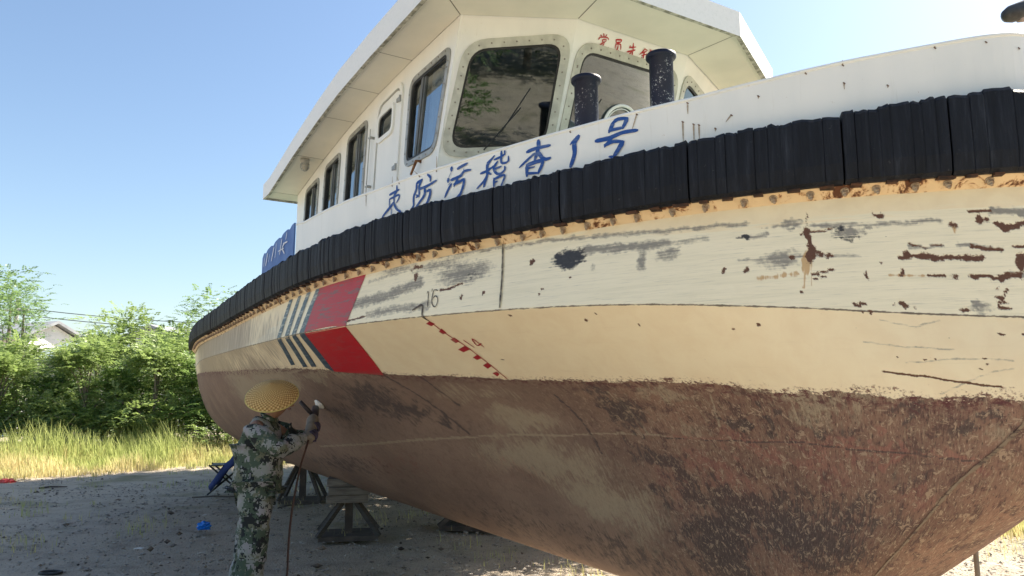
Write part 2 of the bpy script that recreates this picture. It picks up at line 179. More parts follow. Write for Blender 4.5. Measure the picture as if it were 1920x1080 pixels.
REDCH=[[(0.0059,[(-0.2727,3.9389),(-0.265,3.9222)]),(0.0051,[(-0.296,3.9249),(-0.2806,3.9174)]),(0.0043,[(-0.2456,3.939),(-0.2554,3.9244)]),(0.0051,[(-0.2988,3.9095),(-0.3069,3.8954)]),(0.0043,[(-0.2988,3.9095),(-0.2676,3.9191),(-0.2343,3.9217),(-0.2232,3.9118)]),(0.0043,[(-0.2761,3.8999),(-0.2655,3.885)]),(0.0043,[(-0.2729,3.9006),(-0.2444,3.9083),(-0.2475,3.894)]),(0.0037,[(-0.2661,3.8873),(-0.2475,3.894)]),(0.0043,[(-0.2687,3.8842),(-0.2791,3.872),(-0.3009,3.8585)]),(0.0043,[(-0.2559,3.8871),(-0.2639,3.8655),(-0.2609,3.8538),(-0.2398,3.851),(-0.2175,3.8571),(-0.2165,3.8661)])],[(0.0048,[(-0.162,3.9269),(-0.1563,3.912)]),(0.0051,[(-0.162,3.9269),(-0.1142,3.9365),(-0.1209,3.9224)]),(0.0051,[(-0.1557,3.9096),(-0.1203,3.9201)]),(0.0051,[(-0.1571,3.9018),(-0.1551,3.8747)]),(0.0048,[(-0.1567,3.9006),(-0.1168,3.907),(-0.1089,3.8773)]),(0.0048,[(-0.1366,3.8963),(-0.1385,3.8708),(-0.1704,3.8475)]),(0.0059,[(-0.1267,3.8659),(-0.0967,3.8447)])],[(0.0054,[(-0.0094,3.9399),(-0.0004,3.8936)]),(0.0048,[(-0.0323,3.9196),(-0.0351,3.9037)]),(0.0048,[(-0.0324,3.9069),(0.017,3.9216)]),(0.0054,[(-0.0503,3.875),(0.0152,3.9021)]),(0.0048,[(-0.0091,3.8866),(-0.0254,3.8678),(-0.0455,3.8507)]),(0.0048,[(-0.0004,3.8936),(-0.0026,3.8626),(0.0047,3.8488),(0.0304,3.8467),(0.0504,3.8523),(0.0491,3.8635)])],[(0.0051,[(0.1009,3.9313),(0.0858,3.9074),(0.0631,3.8845)]),(0.0048,[(0.1023,3.9264),(0.1249,3.9237)]),(0.0043,[(0.0816,3.8962),(0.1194,3.9173)]),(0.0043,[(0.0822,3.881),(0.1241,3.9004)]),(0.0051,[(0.0994,3.9104),(0.1006,3.854)]),(0.0043,[(0.0822,3.8681),(0.0992,3.8589)]),(0.0043,[(0.1435,3.9355),(0.1552,3.92)]),(0.0043,[(0.1414,3.917),(0.1803,3.9359)]),(0.0043,[(0.1427,3.8992),(0.1914,3.9228)]),(0.0043,[(0.1441,3.8814),(0.2025,3.9096)]),(0.0048,[(0.1587,3.9337),(0.1759,3.8598)])]]
DRIPS=[(9.921,2.862,9.898,2.786),(10.155,2.864,10.155,2.814),(10.131,2.776,10.131,2.686),(10.178,2.756,10.178,2.681),(10.201,2.749,10.201,2.686),(10.341,2.774,10.318,2.749),(10.668,2.949,10.668,2.929),(10.832,2.857,10.832,2.832),(9.571,2.887,9.571,2.847),(10.271,2.721,10.271,2.711),(10.458,2.847,10.458,2.839),(11.018,2.827,11.018,2.819),(8.544,2.894,8.497,2.839),(11.228,2.992,11.228,2.987),(10.832,2.969,10.832,2.964),(8.287,2.912,8.287,2.849),(8.357,2.937,8.334,2.839),(8.007,2.784,8.007,2.716),(11.438,2.974,11.438,2.972),(11.579,2.942,11.579,2.937),(8.684,2.927,8.684,2.889)]
W_PAD=(-1.613, 6.291, 1.447)
W_NRM=(-0.559, -0.43, -0.709)
# ---------------------------------------------------------------- hull shape (boat frame: x forward, y port, z up)
HC = [  # station columns, each row: fender line, knuckle, four waterlines, keel  -> (x, half breadth, z)
 [(-8.70,1.52,2.25),(-8.70,1.50,1.97),(-8.70,1.42,1.60),(-8.70,1.25,1.22),(-8.70,0.95,0.92),(-8.70,0.45,0.67),(-8.70,0,0.56)],
 [(-6.50,1.76,2.25),(-6.50,1.74,1.97),(-6.50,1.62,1.62),(-6.50,1.36,1.22),(-6.50,1.00,0.88),(-6.50,0.50,0.60),(-6.50,0,0.49)],
 [(-4.50,1.81,2.26),(-4.50,1.82,1.96),(-4.50,1.65,1.64),(-4.50,1.38,1.26),(-4.50,0.98,0.86),(-4.50,0.48,0.56),(-4.50,0,0.43)],
 [(-2.70,1.82,2.29),(-2.70,1.84,1.95),(-2.70,1.60,1.66),(-2.70,1.27,1.32),(-2.70,0.84,0.88),(-2.70,0.40,0.54),(-2.70,0,0.38)],
 [(-1.30,1.76,2.32),(-1.30,1.79,1.95),(-1.30,1.45,1.67),(-1.30,1.08,1.34),(-1.30,0.66,0.90),(-1.30,0.30,0.54),(-1.30,0,0.35)],
 [(-0.30,1.55,2.35),(-0.30,1.59,1.95),(-0.30,1.20,1.66),(-0.30,0.84,1.36),(-0.30,0.52,0.95),(-0.30,0.25,0.56),(-0.30,0,0.34)],
 [(0.50,1.25,2.37),(0.50,1.33,1.94),(0.50,0.97,1.64),(0.50,0.67,1.37),(0.50,0.42,0.98),(0.50,0.21,0.58),(0.50,0,0.33)],
 [(1.10,0.96,2.39),(1.10,1.04,1.92),(1.10,0.80,1.64),(1.10,0.58,1.38),(1.08,0.38,1.02),(1.02,0.20,0.60),(0.95,0,0.35)],
 [(1.60,0.61,2.41),(1.60,0.69,1.88),(1.62,0.58,1.63),(1.62,0.47,1.40),(1.56,0.34,1.05),(1.42,0.21,0.67),(1.30,0,0.42)],
 [(2.00,0.25,2.42),(2.04,0.30,1.83),(2.06,0.28,1.61),(2.04,0.25,1.39),(1.94,0.20,1.06),(1.74,0.13,0.80),(1.48,0,0.55)],
 [(2.33,-.15,2.42),(2.39,-.15,1.80),(2.41,-.15,1.59),(2.38,-.15,1.38),(2.23,-.15,1.12),(1.98,-.15,0.90),(1.70,-.15,0.67)],
]
HC = np.array(HC, float)
YCW = np.array([0, 0, 0, 0, 0, 0, .25, .55, .85, 1, 1])*.15      # the stem line stands a little to port of the axis of the house
HC[:, :6, 1] += YCW[:, None]; HC[10, :, 1] = 0; HC[:, 6, 1] = 0
def yc(u): return np.interp(u, np.arange(11), YCW)
def _cr(P, x, mirror):
    """Catmull-Rom through the rows of P at float positions x; end ghost points extrapolated or mirrored in y."""
    n = len(P)
    g0 = 2*P[0]-P[1]
    g1 = P[-2]*np.array([1,-1,1]) if mirror else 2*P[-1]-P[-2]
    Q = np.concatenate([g0[None], P, g1[None]])
    i = np.clip(np.floor(x).astype(int), 0, n-2); t = (x-i)[(...,)+(None,)*(P.ndim-1)]
    a, b, c, d = Q[i], Q[i+1], Q[i+2], Q[i+3]
    return .5*((2*b)+(c-a)*t+(2*a-5*b+4*c-d)*t*t+(3*b-a-3*c+d)*t**3)
_uu = np.linspace(0, 10, 1401)
_cols = _cr(HC, _uu, True)                       # 1401 x 7 x 3
_cols[..., 1] = np.maximum(_cols[..., 1], 0)
_L1 = np.concatenate([[0], np.cumsum(np.linalg.norm(np.diff(_cols[:, 1], axis=0), axis=1))])   # arclength on the knuckle
UMAX = _L1[-1]
NV = 301
def hull_columns(U):
    """points down each column: U array of arclengths -> (len(U), NV, 3) starboard half (y negative) and girth V"""
    u = np.interp(U, _L1, _uu)
    C = _cr(HC, u, True); C[..., 1] = np.maximum(C[..., 1], 0)
    vv = np.concatenate([np.linspace(0, 1, 57)[:-1], np.linspace(1, 3, 121)[:-1], np.linspace(3, 6, NV-176)])
    out = np.zeros((len(U), NV, 3))
    lo = vv <= 1
    out[:, lo] = C[:, 0:1]*(1-vv[lo])[None, :, None]+C[:, 1:2]*vv[lo][None, :, None]
    low = C[:, 1:]
    P = np.swapaxes(low, 0, 1)                   # 6 x nU x 3
    x = vv[~lo]-1
    r = _cr(P, x, True)                          # nx x nU x 3
    out[:, ~lo] = np.swapaxes(r, 0, 1)
    out[..., 1] = -np.abs(out[..., 1])+yc(u)[:, None]
    V = np.concatenate([np.zeros((len(U), 1)), np.cumsum(np.linalg.norm(np.diff(out, axis=1), axis=2), axis=1)], axis=1)
    return out, V
_gU = np.linspace(0, UMAX, 1200)
_gP, _gV = hull_columns(_gU)
def surf(U, V, off=0.0):
    """point on the starboard hull at (U, V) pushed out by off"""
    def pt(U, V):
        a = np.clip(U/UMAX*1199, 0, 1198.999); i = int(a); t = a-i
        r = []
        for j in (i, i+1):
            r.append(np.array([np.interp(V, _gV[j], _gP[j, :, c]) for c in range(3)]))
        return r[0]*(1-t)+r[1]*t
    p = pt(U, V)
    if off:
        e = .02
        du = pt(min(U+e, UMAX), V)-pt(U-e, V); dv = pt(U, V+e)-pt(U, max(V-e, 0))
        n = np.cross(du, dv); n /= np.linalg.norm(n)
        if n[1] > 0: n = -n
        p = p+n*off
    return p
def deck(U, off=0.0):
    """deck edge (fender line) at arclength U: x, y (starboard), z of fender foot, outward normal"""
    u = np.interp(U, _L1, _uu)
    P = np.array([np.interp(u, _uu, _cols[:, 0, c]) for c in range(3)])
    Q = np.array([np.interp(min(u+.03, 10), _uu, _cols[:, 0, c]) for c in range(3)]); R = np.array([np.interp(max(u-.03, 0), _uu, _cols[:, 0, c]) for c in range(3)])
    t = Q-R
    n = np.array([t[1], t[0]]) ; n = np.array([-t[1], t[0]])   # in (x, halfbreadth): outward = larger half breadth
    if n[1] < 0: n = -n
    n = n/np.linalg.norm(n)
    return P[0]+n[0]*off, -(P[1]+n[1]*off)+float(yc(u)), P[2], (n[0], -n[1])
# ---------------------------------------------------------------- ground
def ground_mat():
    n = NT('ground', .95, .1); P = n.tc.outputs['Object']
    big = n.noise(P, .35, 5, .6); med = n.noise(P, 2.5, 6, .65, .3); fine = n.noise(P, 35, 6, .7); peb = n.voro(P, 42)
    c = n.mix(n.ss(big, .35, .65), (.50, .42, .32), (.46, .395, .315))
    c = n.mix(n.mul(n.ss(med, .45, .75), .7), c, (.20, .175, .145))
    c = n.mix(n.mul(n.ss(fine, .5, .8), .6), c, (.44, .38, .29))
    c = n.mix(n.mul(n.ss(fine, .48, .2), .5), c, (.14, .115, .09))
    pc = n.voro(P, 42, 'F1', 'Color'); r = n.seprgb(pc)[0]
    c = n.mix(n.mul(n.ss(peb, .38, .2), n.ss(r, .55, .8)), c, (.46, .42, .35))
    # greenish weeds in far patches
    gm = n.mul(n.ss(n.noise(P, .6, 4), .54, .7), .6)
    c = n.mix(gm, c, (.15, .16, .07))
    n.col(c); h = n.add(n.mul(fine, .6), n.add(n.mul(med, 1.6), n.mul(n.ss(peb, .5, .1), .5)))
    n.bump(h, .9, .035); return n.m
GM = ground_mat()
def ground():
    # one sheet: fine grid near the camera, coarse towards the horizon
    xs = np.unique(np.concatenate([-np.geomspace(14, 2500, 18)[::-1], np.arange(-14, 8.01, .09), np.geomspace(8.1, 2500, 18)]))
    ys = np.unique(np.concatenate([-np.geomspace(3, 2500, 18)[::-1], np.arange(-3, 20.01, .09), np.geomspace(20.1, 3000, 18)]))
    X, Y = np.meshgrid(xs, ys)
    Z = np.zeros_like(X); r = np.random.default_rng(3)
    for f, a in ((.55, .025), (1.3, .014), (2.9, .008), (6.1, .005), (12.7, .003)):
        for _ in range(3):
            th = r.uniform(0, 6.28); ph = r.uniform(0, 6.28, 2)
            u = X*math.cos(th)+Y*math.sin(th); v = -X*math.sin(th)+Y*math.cos(th)
            Z += a*np.sin(u*f+ph[0]+1.3*np.sin(v*f*.7+ph[1]))*.6
    near = (np.abs(X) < 30) & (Y < 40) & (Y > -20)
    Z *= near
    V = np.stack([X, Y, Z-.012], -1).reshape(-1, 3); nx = len(xs); ny = len(ys)
    i = np.arange(nx-1)[None]+np.arange(ny-1)[:, None]*nx; i = i.ravel()
    o = np_mesh('ground', V, np.stack([i, i+1, i+1+nx, i+nx], -1), GM); return structure(o)
ground()
def stones(name, N_, xr, yr, smin, smax, mat, seed):
    r = np.random.default_rng(seed)
    base = np.array([(1, 0, 0), (0, 1, 0), (-1, 0, 0), (0, -1, 0), (0, 0, 1), (0, 0, -1)], float)
    F_ = np.array([(0, 1, 4), (1, 2, 4), (2, 3, 4), (3, 0, 4), (1, 0, 5), (2, 1, 5), (3, 2, 5), (0, 3, 5)])
    sz = smin*(smax/smin)**(r.random(N_)**2.2)
    x = r.uniform(*xr, N_); y = yr[0]+(yr[1]-yr[0])*r.random(N_)**1.3
    B = base[None]*(1+r.uniform(-.35, .35, (N_, 6, 1)))*sz[:, None, None]*np.array([1, 1, .55])
    a = r.uniform(0, 6.28, N_); ca, sa = np.cos(a)[:, None], np.sin(a)[:, None]
    st_ = r.uniform(.6, 1.7, N_)[:, None]
    X = B[..., 0]*st_*ca-B[..., 1]*sa+x[:, None]; Y = B[..., 0]*st_*sa+B[..., 1]*ca+y[:, None]; Z = B[..., 2]+sz[:, None]*.1
    V = np.stack([X, Y, Z], -1).reshape(-1, 3)
    Fx = (F_[None]+np.arange(N_)[:, None, None]*6).reshape(-1, 3)
    return stuff(np_mesh(name, V, Fx, mat, smooth=False, k=3))
n = NT('gravel', .9, .1); P = n.tc.outputs['Object']; f = n.noise(P, 9, 2)
n.col(n.mix(n.ss(f, .3, .7), (.16, .14, .12), (.42, .39, .34))); GRAV = n.m
stones('gravel', 30000, (-9, 6), (3.8, 14), .005, .026, GRAV, 4)
n = NT('debris', .9, .1); P = n.tc.outputs['Object']; f = n.noise(P, 5, 2)
n.col(n.mix(n.ss(f, .35, .6), (.05, .04, .035), (.20, .16, .12)))
stones('bark_debris', 420, (-8, 3), (5, 15), .012, .045, n.m, 9)

# ---------------------------------------------------------------- grass
def grass_mat():
    n = NT('dry_grass', .8, .2); P = n.tc.outputs['Object']; z = n.sep(P)[2]
    f = n.noise(P, .5, 3); g = n.noise(P, 14, 1)
    dry = n.mix(g, (.52, .43, .20), (.70, .61, .33)); gr = n.mix(g, (.26, .34, .09), (.46, .52, .18))
    k = n.math('ADD', n.ss(f, .38, .62), n.mul(n.ss(z, .18, .65), .95), clamp=True)
    c = n.mix(n.mul(k, .85), dry, gr); n.col(c)
    tr = n.t.nodes.new('ShaderNodeBsdfTranslucent'); n.t.links.new(c, tr.inputs[0])
    mx = n.t.nodes.new('ShaderNodeMixShader'); mx.inputs[0].default_value = .4
    n.t.links.new(n.b.outputs[0], mx.inputs[1]); n.t.links.new(tr.outputs[0], mx.inputs[2]); n.t.links.new(mx.outputs[0], n.out.inputs[0]); return n.m
GRM = grass_mat()
def blades(name, x, y, h, wid, mat, seed):
    r = np.random.default_rng(seed); N_ = len(x)
    a = r.uniform(0, 6.28, N_); lean = r.uniform(.05, .5, N_)*h; la = r.normal(2.6, .9, N_)
    dx, dy = np.cos(a)*wid, np.sin(a)*wid; lx, ly = np.cos(la)*lean, np.sin(la)*lean
    V = np.stack([np.stack([x-dx, y-dy, 0*x], -1), np.stack([x+dx, y+dy, 0*x], -1),
                  np.stack([x+dx*.7+lx*.3, y+dy*.7+ly*.3, h*.6], -1), np.stack([x-dx*.7+lx*.3, y-dy*.7+ly*.3, h*.6], -1),
                  np.stack([x+dx*.2+lx, y+dy*.2+ly, h], -1), np.stack([x-dx*.2+lx, y-dy*.2+ly, h], -1)], 1).reshape(-1, 3)
    b = np.arange(N_)[:, None]*6
    F_ = np.concatenate([b+np.array([[0, 1, 2, 3]]), b+np.array([[3, 2, 4, 5]])])
    return stuff(np_mesh(name, V, F_, mat, smooth=False))
def edge(x): return np.interp(x, [-30, -12, -9.6, -8.2, -7, -5.5, 2], [12.0, 12.8, 13.6, 14.8, 16.4, 17.3, 17.6])
r = np.random.default_rng(11); N_ = 42000
x = r.uniform(-22, 0, N_); d = r.random(N_)**1.1*5.5; y = edge(x)+d-.3+.25*np.sin(x*5)+.2*np.sin(x*11.3)
cl = .75+.35*np.sin(x*1.7+np.sin(y*2.1))*np.sin(y*1.3+x*.7)
h = np.interp(d, [0, .5, 1.5, 3.5, 5], [.16, .30, .52, .85, 1.0])*cl*r.uniform(.55, 1.2, N_)
blades('dry_grass', x, y, h, r.uniform(.004, .012, N_), GRM, 2)
# sparse short tufts over the yard
cx = r.uniform(-8, 7, 130); cy = r.uniform(6.5, 17, 130); k = r.integers(0, 130, 2600)
keep = (cx[k]+0 > -9)
x = cx[k]+r.normal(0, .13, 2600); y = cy[k]+r.normal(0, .13, 2600)
blades('grass_tufts', x, y, r.uniform(.03, .13, 2600), r.uniform(.002, .005, 2600), GRM, 5)
x = 5.9+r.normal(0, .5, 1800); y = 8.6+r.normal(0, .28, 1800)
blades('grass_clump', x, y, r.uniform(.05, .24, 1800), r.uniform(.003, .006, 1800), GRM, 6)

# ---------------------------------------------------------------- trees
def leaf_mat(name, a, b, c_):
    n = NT(name, .45, .45); P = n.tc.outputs['Object']
    f = n.noise(P, 1.3, 3); g = n.noise(P, 23, 1)
    col = n.mix(n.ss(f, .35, .65), a, b); col = n.mix(n.mul(n.ss(g, .45, .75), .7), col, c_); n.col(col)
    tr = n.t.nodes.new('ShaderNodeBsdfTranslucent'); n.t.links.new(n.mix(.5, col, (.24, .33, .08)), tr.inputs[0])
    mx = n.t.nodes.new('ShaderNodeMixShader'); mx.inputs[0].default_value = .5
    n.t.links.new(n.b.outputs[0], mx.inputs[1]); n.t.links.new(tr.outputs[0], mx.inputs[2]); n.t.links.new(mx.outputs[0], n.out.inputs[0]); return n.m
LM = [leaf_mat('leaf_bright', (.16, .25, .06), (.27, .36, .13), (.48, .53, .30)),
      leaf_mat('leaf_deep', (.08, .165, .055), (.16, .27, .08), (.34, .44, .20)),
      leaf_mat('leaf_bluish', (.10, .20, .09), (.18, .29, .13), (.36, .46, .25))]
BARK = simple('bark', (.16, .13, .10), (.30, .26, .21), 9, .9, .5, (1, 1, .3))
def tree_proto(kind, H_, W_, base, nfr, seed, lm, narrow=False):
    """crown of drooping fronds of small leaflets + trunk with limbs"""
    r = np.random.default_rng(seed); Vs = []
    nl = 10 if narrow else 15
    lobes = []
    for i in range(nl):
        t = r.uniform(0, 1); zz = base+(H_-base)*(t**(1.35 if H_ < 3 else .85)); rr = W_*(math.sin(math.pi*min(1, (.45 if H_ < 3 else .18)+(.52 if H_ < 3 else .8)*t))**.8)*(1 if not narrow else .8)
        a = r.uniform(0, 6.28); q = r.uniform(.25, .8)
        lobes.append((rr*q*math.cos(a), rr*q*math.sin(a), zz, r.uniform(.16, .3)*(H_-base)*.8))
    lobes.append((0, 0, H_*.93, .13*H_))
    for i in range(nfr):
        lx, ly, lz, lr = lobes[r.integers(len(lobes))]
        dirv = r.normal(0, 1, 3); dirv /= np.linalg.norm(dirv); dirv[2] = dirv[2]*.8+.1
        p = np.array([lx, ly, lz])+dirv*lr*r.uniform(.35, 1.05)*np.array([1.1, 1.1, .8])
        if p[2] < .08: continue
        out = dirv*np.array([1, 1, .3])+r.normal(0, .3, 3); out[2] += .15; out /= np.linalg.norm(out)
        L = r.uniform(.22, .42); m = 6; side = np.cross(out, (0, 0, 1)); side /= np.linalg.norm(side)+1e-6
        for j in range(m):
            t = (j+.6)/m; q = p+out*L*t+np.array([0, 0, -.25*L*t*t]); wl_ = L*.34*(1-.45*t)*r.uniform(.8, 1.2); ww = wl_*.24
            for sg in (-1, 1):
                dd = side*sg*.85+out*.45+np.array([0, 0, -.35*r.random()]); dd /= np.linalg.norm(dd)
                nn = np.cross(dd, out)+r.normal(0, .35, 3); pp = np.cross(dd, nn); pp /= np.linalg.norm(pp)+1e-6
                Vs.append([q, q+dd*wl_*.5+pp*ww, q+dd*wl_, q+dd*wl_*.5-pp*ww])
    V = np.array(Vs).reshape(-1, 3); F_ = np.arange(len(V)).reshape(-1, 4)
    root = bpy.data.objects.new(kind, None); link(root)
    np_mesh('crown', V, F_, lm, root, smooth=False)
    tb = MB(); tb.tube([(0, 0, -.1), (.04, .02, H_*.3), (-.03, .05, H_*.6), (.02, 0, H_*.88)], [.07*H_/4, .055*H_/4, .035*H_/4, .012], 8)
    for (lx, ly, lz, lr) in lobes[:9]:
        z0 = max(.3, lz*.55); tb.tube([(0, 0, z0), (lx*.5, ly*.5, (z0+lz)*.55), (lx, ly, lz)], [.025, .017, .006], 6)
    tb.build('trunk', BARK, root); return root
PR = [tree_proto('leafy_tree', 4.2, 1.9, .3, 1000, 1, LM[0]), tree_proto('leafy_tree', 4.0, 1.7, .2, 1000, 2, LM[1]),
      tree_proto('slender_tree', 5.6, 1.1, .8, 800, 3, LM[2], True), tree_proto('leafy_shrub', 2.6, 1.7, .05, 900, 4, LM[0]),
      tree_proto('leafy_shrub', 2.4, 1.5, .05, 850, 5, LM[1]), tree_proto('leafy_tree', 4.1, 1.5, .25, 2600, 6, LM[1])]
used = set()
def plant(i, x, y, s, label, cat, group, rz=None, sz=None):
    p = PR[i]
    o = p if i not in used else copy_tree(p)
    used.add(i); o.location = (x, y, 0); o.rotation_euler = (0, 0, rnd.uniform(0, 6.28) if rz is None else rz)
    o.scale = (s, s, sz or s); tag(o, label, cat, group); return o
def wx(px, Y): return (px-960)/1387*Y*1.0
TG = 'trees along the far edge of the yard'; SG = 'bushes behind the dry grass'
plant(2, wx(-22, 21), 21, .90, 'bluish green tree cut off by the left edge of the photo, rising highest of all', 'tree', TG)
plant(2, wx(12, 23.5), 23.5, .98, 'slim tree with rounded tip right of the tallest at the left edge', 'tree', TG)
plant(2, wx(40, 22.5), 22.5, .84, 'slim tree with a pointed top left of the white gable wall', 'tree', TG)
plant(0, wx(150, 24), 24, .76, 'low crowned tree right beside the white gable wall', 'tree', TG)
plant(0, wx(250, 21.5), 21.5, .93, 'bright green tree with feathery top standing before the grey roof', 'tree', TG)
plant(2, wx(185, 23), 23, .63, 'small pointed treetop midway between the gable wall and the feathery tree', 'tree', TG)
plant(1, wx(335, 23), 23, .86, 'dark green tree between the feathery tree and the boat stern', 'tree', TG)
plant(2, wx(388, 22.5), 22.5, .84, 'tree with a round crown touching the boat fender at the stern', 'tree', TG)
plant(0, wx(300, 24.5), 24.5, .82, 'pale tree showing behind the dark green one near the stern', 'tree', TG)
for px_, Y, s, i, lb in [(5, 18.6, .95, 3, 'bright bush at the left edge behind the grass'), (110, 19.6, .95, 4, 'deep green bush in front of the white gable wall'),
        (170, 18.9, 1.05, 3, 'bush with yellow green leaves right of the gable wall'), (235, 19.2, .95, 4, 'dark bush at the foot of the feathery tree'),
        (300, 19.0, 1.05, 3, 'pale green bush midway between gable wall and boat'), (365, 19.4, 1.05, 4, 'dark bush nearest left of the hull'),
        (420, 19.1, .9, 3, 'bright bush peeking out under the turn of the hull'), (40, 20.5, 1.1, 3, 'broad bush below the slim tree with pointed top'),
        (210, 20.8, 1.2, 3, 'broad light bush behind the dark one at the feathery tree'), (330, 20.8, 1.2, 3, 'light bush standing behind the dark bush left of the hull')]:
    plant(i, wx(px_, Y), Y, s, lb, 'bush', SG)
for k, (px_, Y, i, s) in enumerate([(470, 21, 3, 1.1), (540, 20.5, 4, 1.1), (620, 21, 3, 1.0), (700, 21.5, 4, 1.1), (790, 21, 3, .9), (-70, 19, 3, 1.1), (-150, 20, 0, .9), (-250, 21, 1, 1.), (-360, 20, 3, 1.2)]):
    plant(i, wx(px_, Y), Y, s, ['bush behind the far trestle, right of the man', 'bush behind the near trestle under the stern', 'bush hidden behind the hull, left of two others', 'dark bush hidden behind the hull amidships', 'small bush hidden behind the keel near the bow', 'bush just past the left edge of the photo', 'light tree two steps past the left edge', 'dark tree three steps past the left edge', 'bush farthest past the left edge'][k], 'bush', SG if k < 5 else 'plants past the left edge')
for x, y, s, lb in [(-1.1, 16.6, 1.95, 'tall added shade tree hidden behind the wheelhouse, leftmost of the shade trees'), (1.5, 17.6, 2.4, 'tallest added shade tree hidden behind the wheelhouse'), (.8, 14.4, 1.6, 'middling added shade tree hidden close behind the wheelhouse'),
        (2.7, 12.3, 1.35, 'smaller added shade tree hidden behind the bow, second nearest the boat'), (3.2, 10.2, 1.1, 'small added shade tree hidden behind the bow, nearest the boat'), (4.6, 17.6, 1.7, 'tall added shade tree hidden behind the bow bulwark, rightmost of the shade trees')]:
    plant(5, x, y, s, lb, 'tree', 'unseen trees added beyond the boat to shade the yard')  # dense crowns put out of view as sun blockers for the yard shadow
for k, (x, y, i, s) in enumerate([(-1.6, -4.8, 2, .85), (-.4, -4.9, 1, .85), (4.0, -4.4, 2, .8), (-3.5, -13, 2, 1.5), (-1.2, -15, 0, 1.8), (1.0, -12.5, 2, 1.35), (3.2, -15, 1, 1.9), (5.5, -14, 0, 1.7), (-6.5, -15, 1, 1.8), (8.5, -15, 2, 1.5)]):
    plant(i, x, y, s, ['slim tree close behind the photographer, on the left', 'dark tree straight behind the photographer', 'slim tree close behind the photographer, on the right', 'slim tree in the back row behind the photographer, left', 'light tall tree in the back row behind the photographer', 'slim tree in the back row straight behind the photographer', 'dark tall tree in the back row, right of centre', 'light tall tree in the back row on the right', 'dark tree at the left end of the back row', 'slim tree at the right end of the back row'][k], 'tree', 'trees reflected in the wheelhouse glass')
# ---------------------------------------------------------------- far houses, wires
WALLW = simple('lime_wall', (.82, .82, .80), (.72, .72, .70), 2, .85, .2)
ROOFG = simple('grey_roof', (.30, .32, .34), (.22, .23, .25), 5, .8, .3)
ROOFB = simple('blue_grey_roof', (.25, .32, .34), (.34, .40, .42), 5, .7, .3)
DARK = simple('dark_opening', (.02, .02, .02), (.04, .04, .04))
def house(name, label, x, y, wx_, dy, hw, hr, wall, roof, rz=0):
    o = thing(name, label, 'house', (x, y, 0), rz)
    m = MB(); m.add([(-wx_/2, -dy/2, 0), (wx_/2, -dy/2, 0), (wx_/2, -dy/2, hw), (0, -dy/2, hr), (-wx_/2, -dy/2, hw), (-wx_/2, dy/2, 0), (wx_/2, dy/2, 0), (wx_/2, dy/2, hw), (0, dy/2, hr), (-wx_/2, dy/2, hw)],
        [(0, 1, 2, 3, 4), (9, 8, 7, 6, 5), (0, 4, 9, 5), (1, 6, 7, 2)]); m.build('wall', wall, o)
    m = MB()
    for s_ in (-1, 1):
        a = Vector((0, 0, hr+.05)); b = Vector((s_*(wx_/2+.3), 0, hw-.12+.05)); dn = Vector((0, 0, .12))
        vs = [a+Vector((0, -dy/2-.3, 0)), b+Vector((0, -dy/2-.3, 0)), b+Vector((0, dy/2+.3, 0)), a+Vector((0, dy/2+.3, 0))]
        m.add(vs+[v+dn for v in vs], [(0, 1, 2, 3), (7, 6, 5, 4), (0, 4, 5, 1), (1, 5, 6, 2), (2, 6, 7, 3), (3, 7, 4, 0)])
    m.build('roof', roof, o)
    for wx2 in (-.25, .25):
        f = MB().box(wx2*wx_, -dy/2-.02, hw*.55, .9, .06, 1.1).build('window', simple('w', (.5, .5, .5), (.4, .4, .4)), o)
        MB().box(wx2*wx_, -dy/2-.06, hw*.55, .76, .03, .96).build('pane', DARK, f)
    return o
house('white_house', 'white gabled house wall glimpsed between the slim tree and the low crowned tree', -21.3, 31.35, 2.3, 6, 3.8, 4.4, WALLW, ROOFG, 1.1)
house('grey_roofed_house', 'house with a grey roof peeking over the treetops near the boat stern', -15.6, 36, 4.6, 5, 3.9, 4.6, simple('g', (.45, .45, .44), (.38, .38, .37)), ROOFG, -.3)
house('low_shed', 'low shed with a blue grey roof half hidden among the bushes', -14.6, 25.6, 2.6, 3, 2.7, 3.3, simple('g2', (.40, .38, .36), (.3, .3, .3)), ROOFB, .9)
def sag(a, b, s_, n_=14):
    return [tuple(a[i]+(b[i]-a[i])*t-(s_*4*t*(1-t) if i == 2 else 0) for i in range(3)) for t in [k/n_ for k in range(n_+1)]]
WIRE = simple('wire', (.03, .03, .03), (.05, .05, .05))
pl = thing('power_line', 'thin sagging overhead wires crossing the sky above the treetops at left', 'power line', (0, 0, 0))
for dz_ in (0, .35): MB().tube(sag((-25.6, 38, 5.75+dz_), (-9, 40, 5.1+dz_), .35), .02, 5).build('wire', WIRE, pl)
POLEM = simple('concrete_pole', (.35, .34, .32), (.28, .27, .26), 6, .9)
for x_, y_ in ((-25.6, 38), (-9, 40)):
    MB().tube([(x_, y_, 0), (x_, y_, 6.6)], [.15, .1], 10).bar((x_-.6, y_, 5.95), (x_+.6, y_, 5.95), .1, .1).build('pole', POLEM, pl)
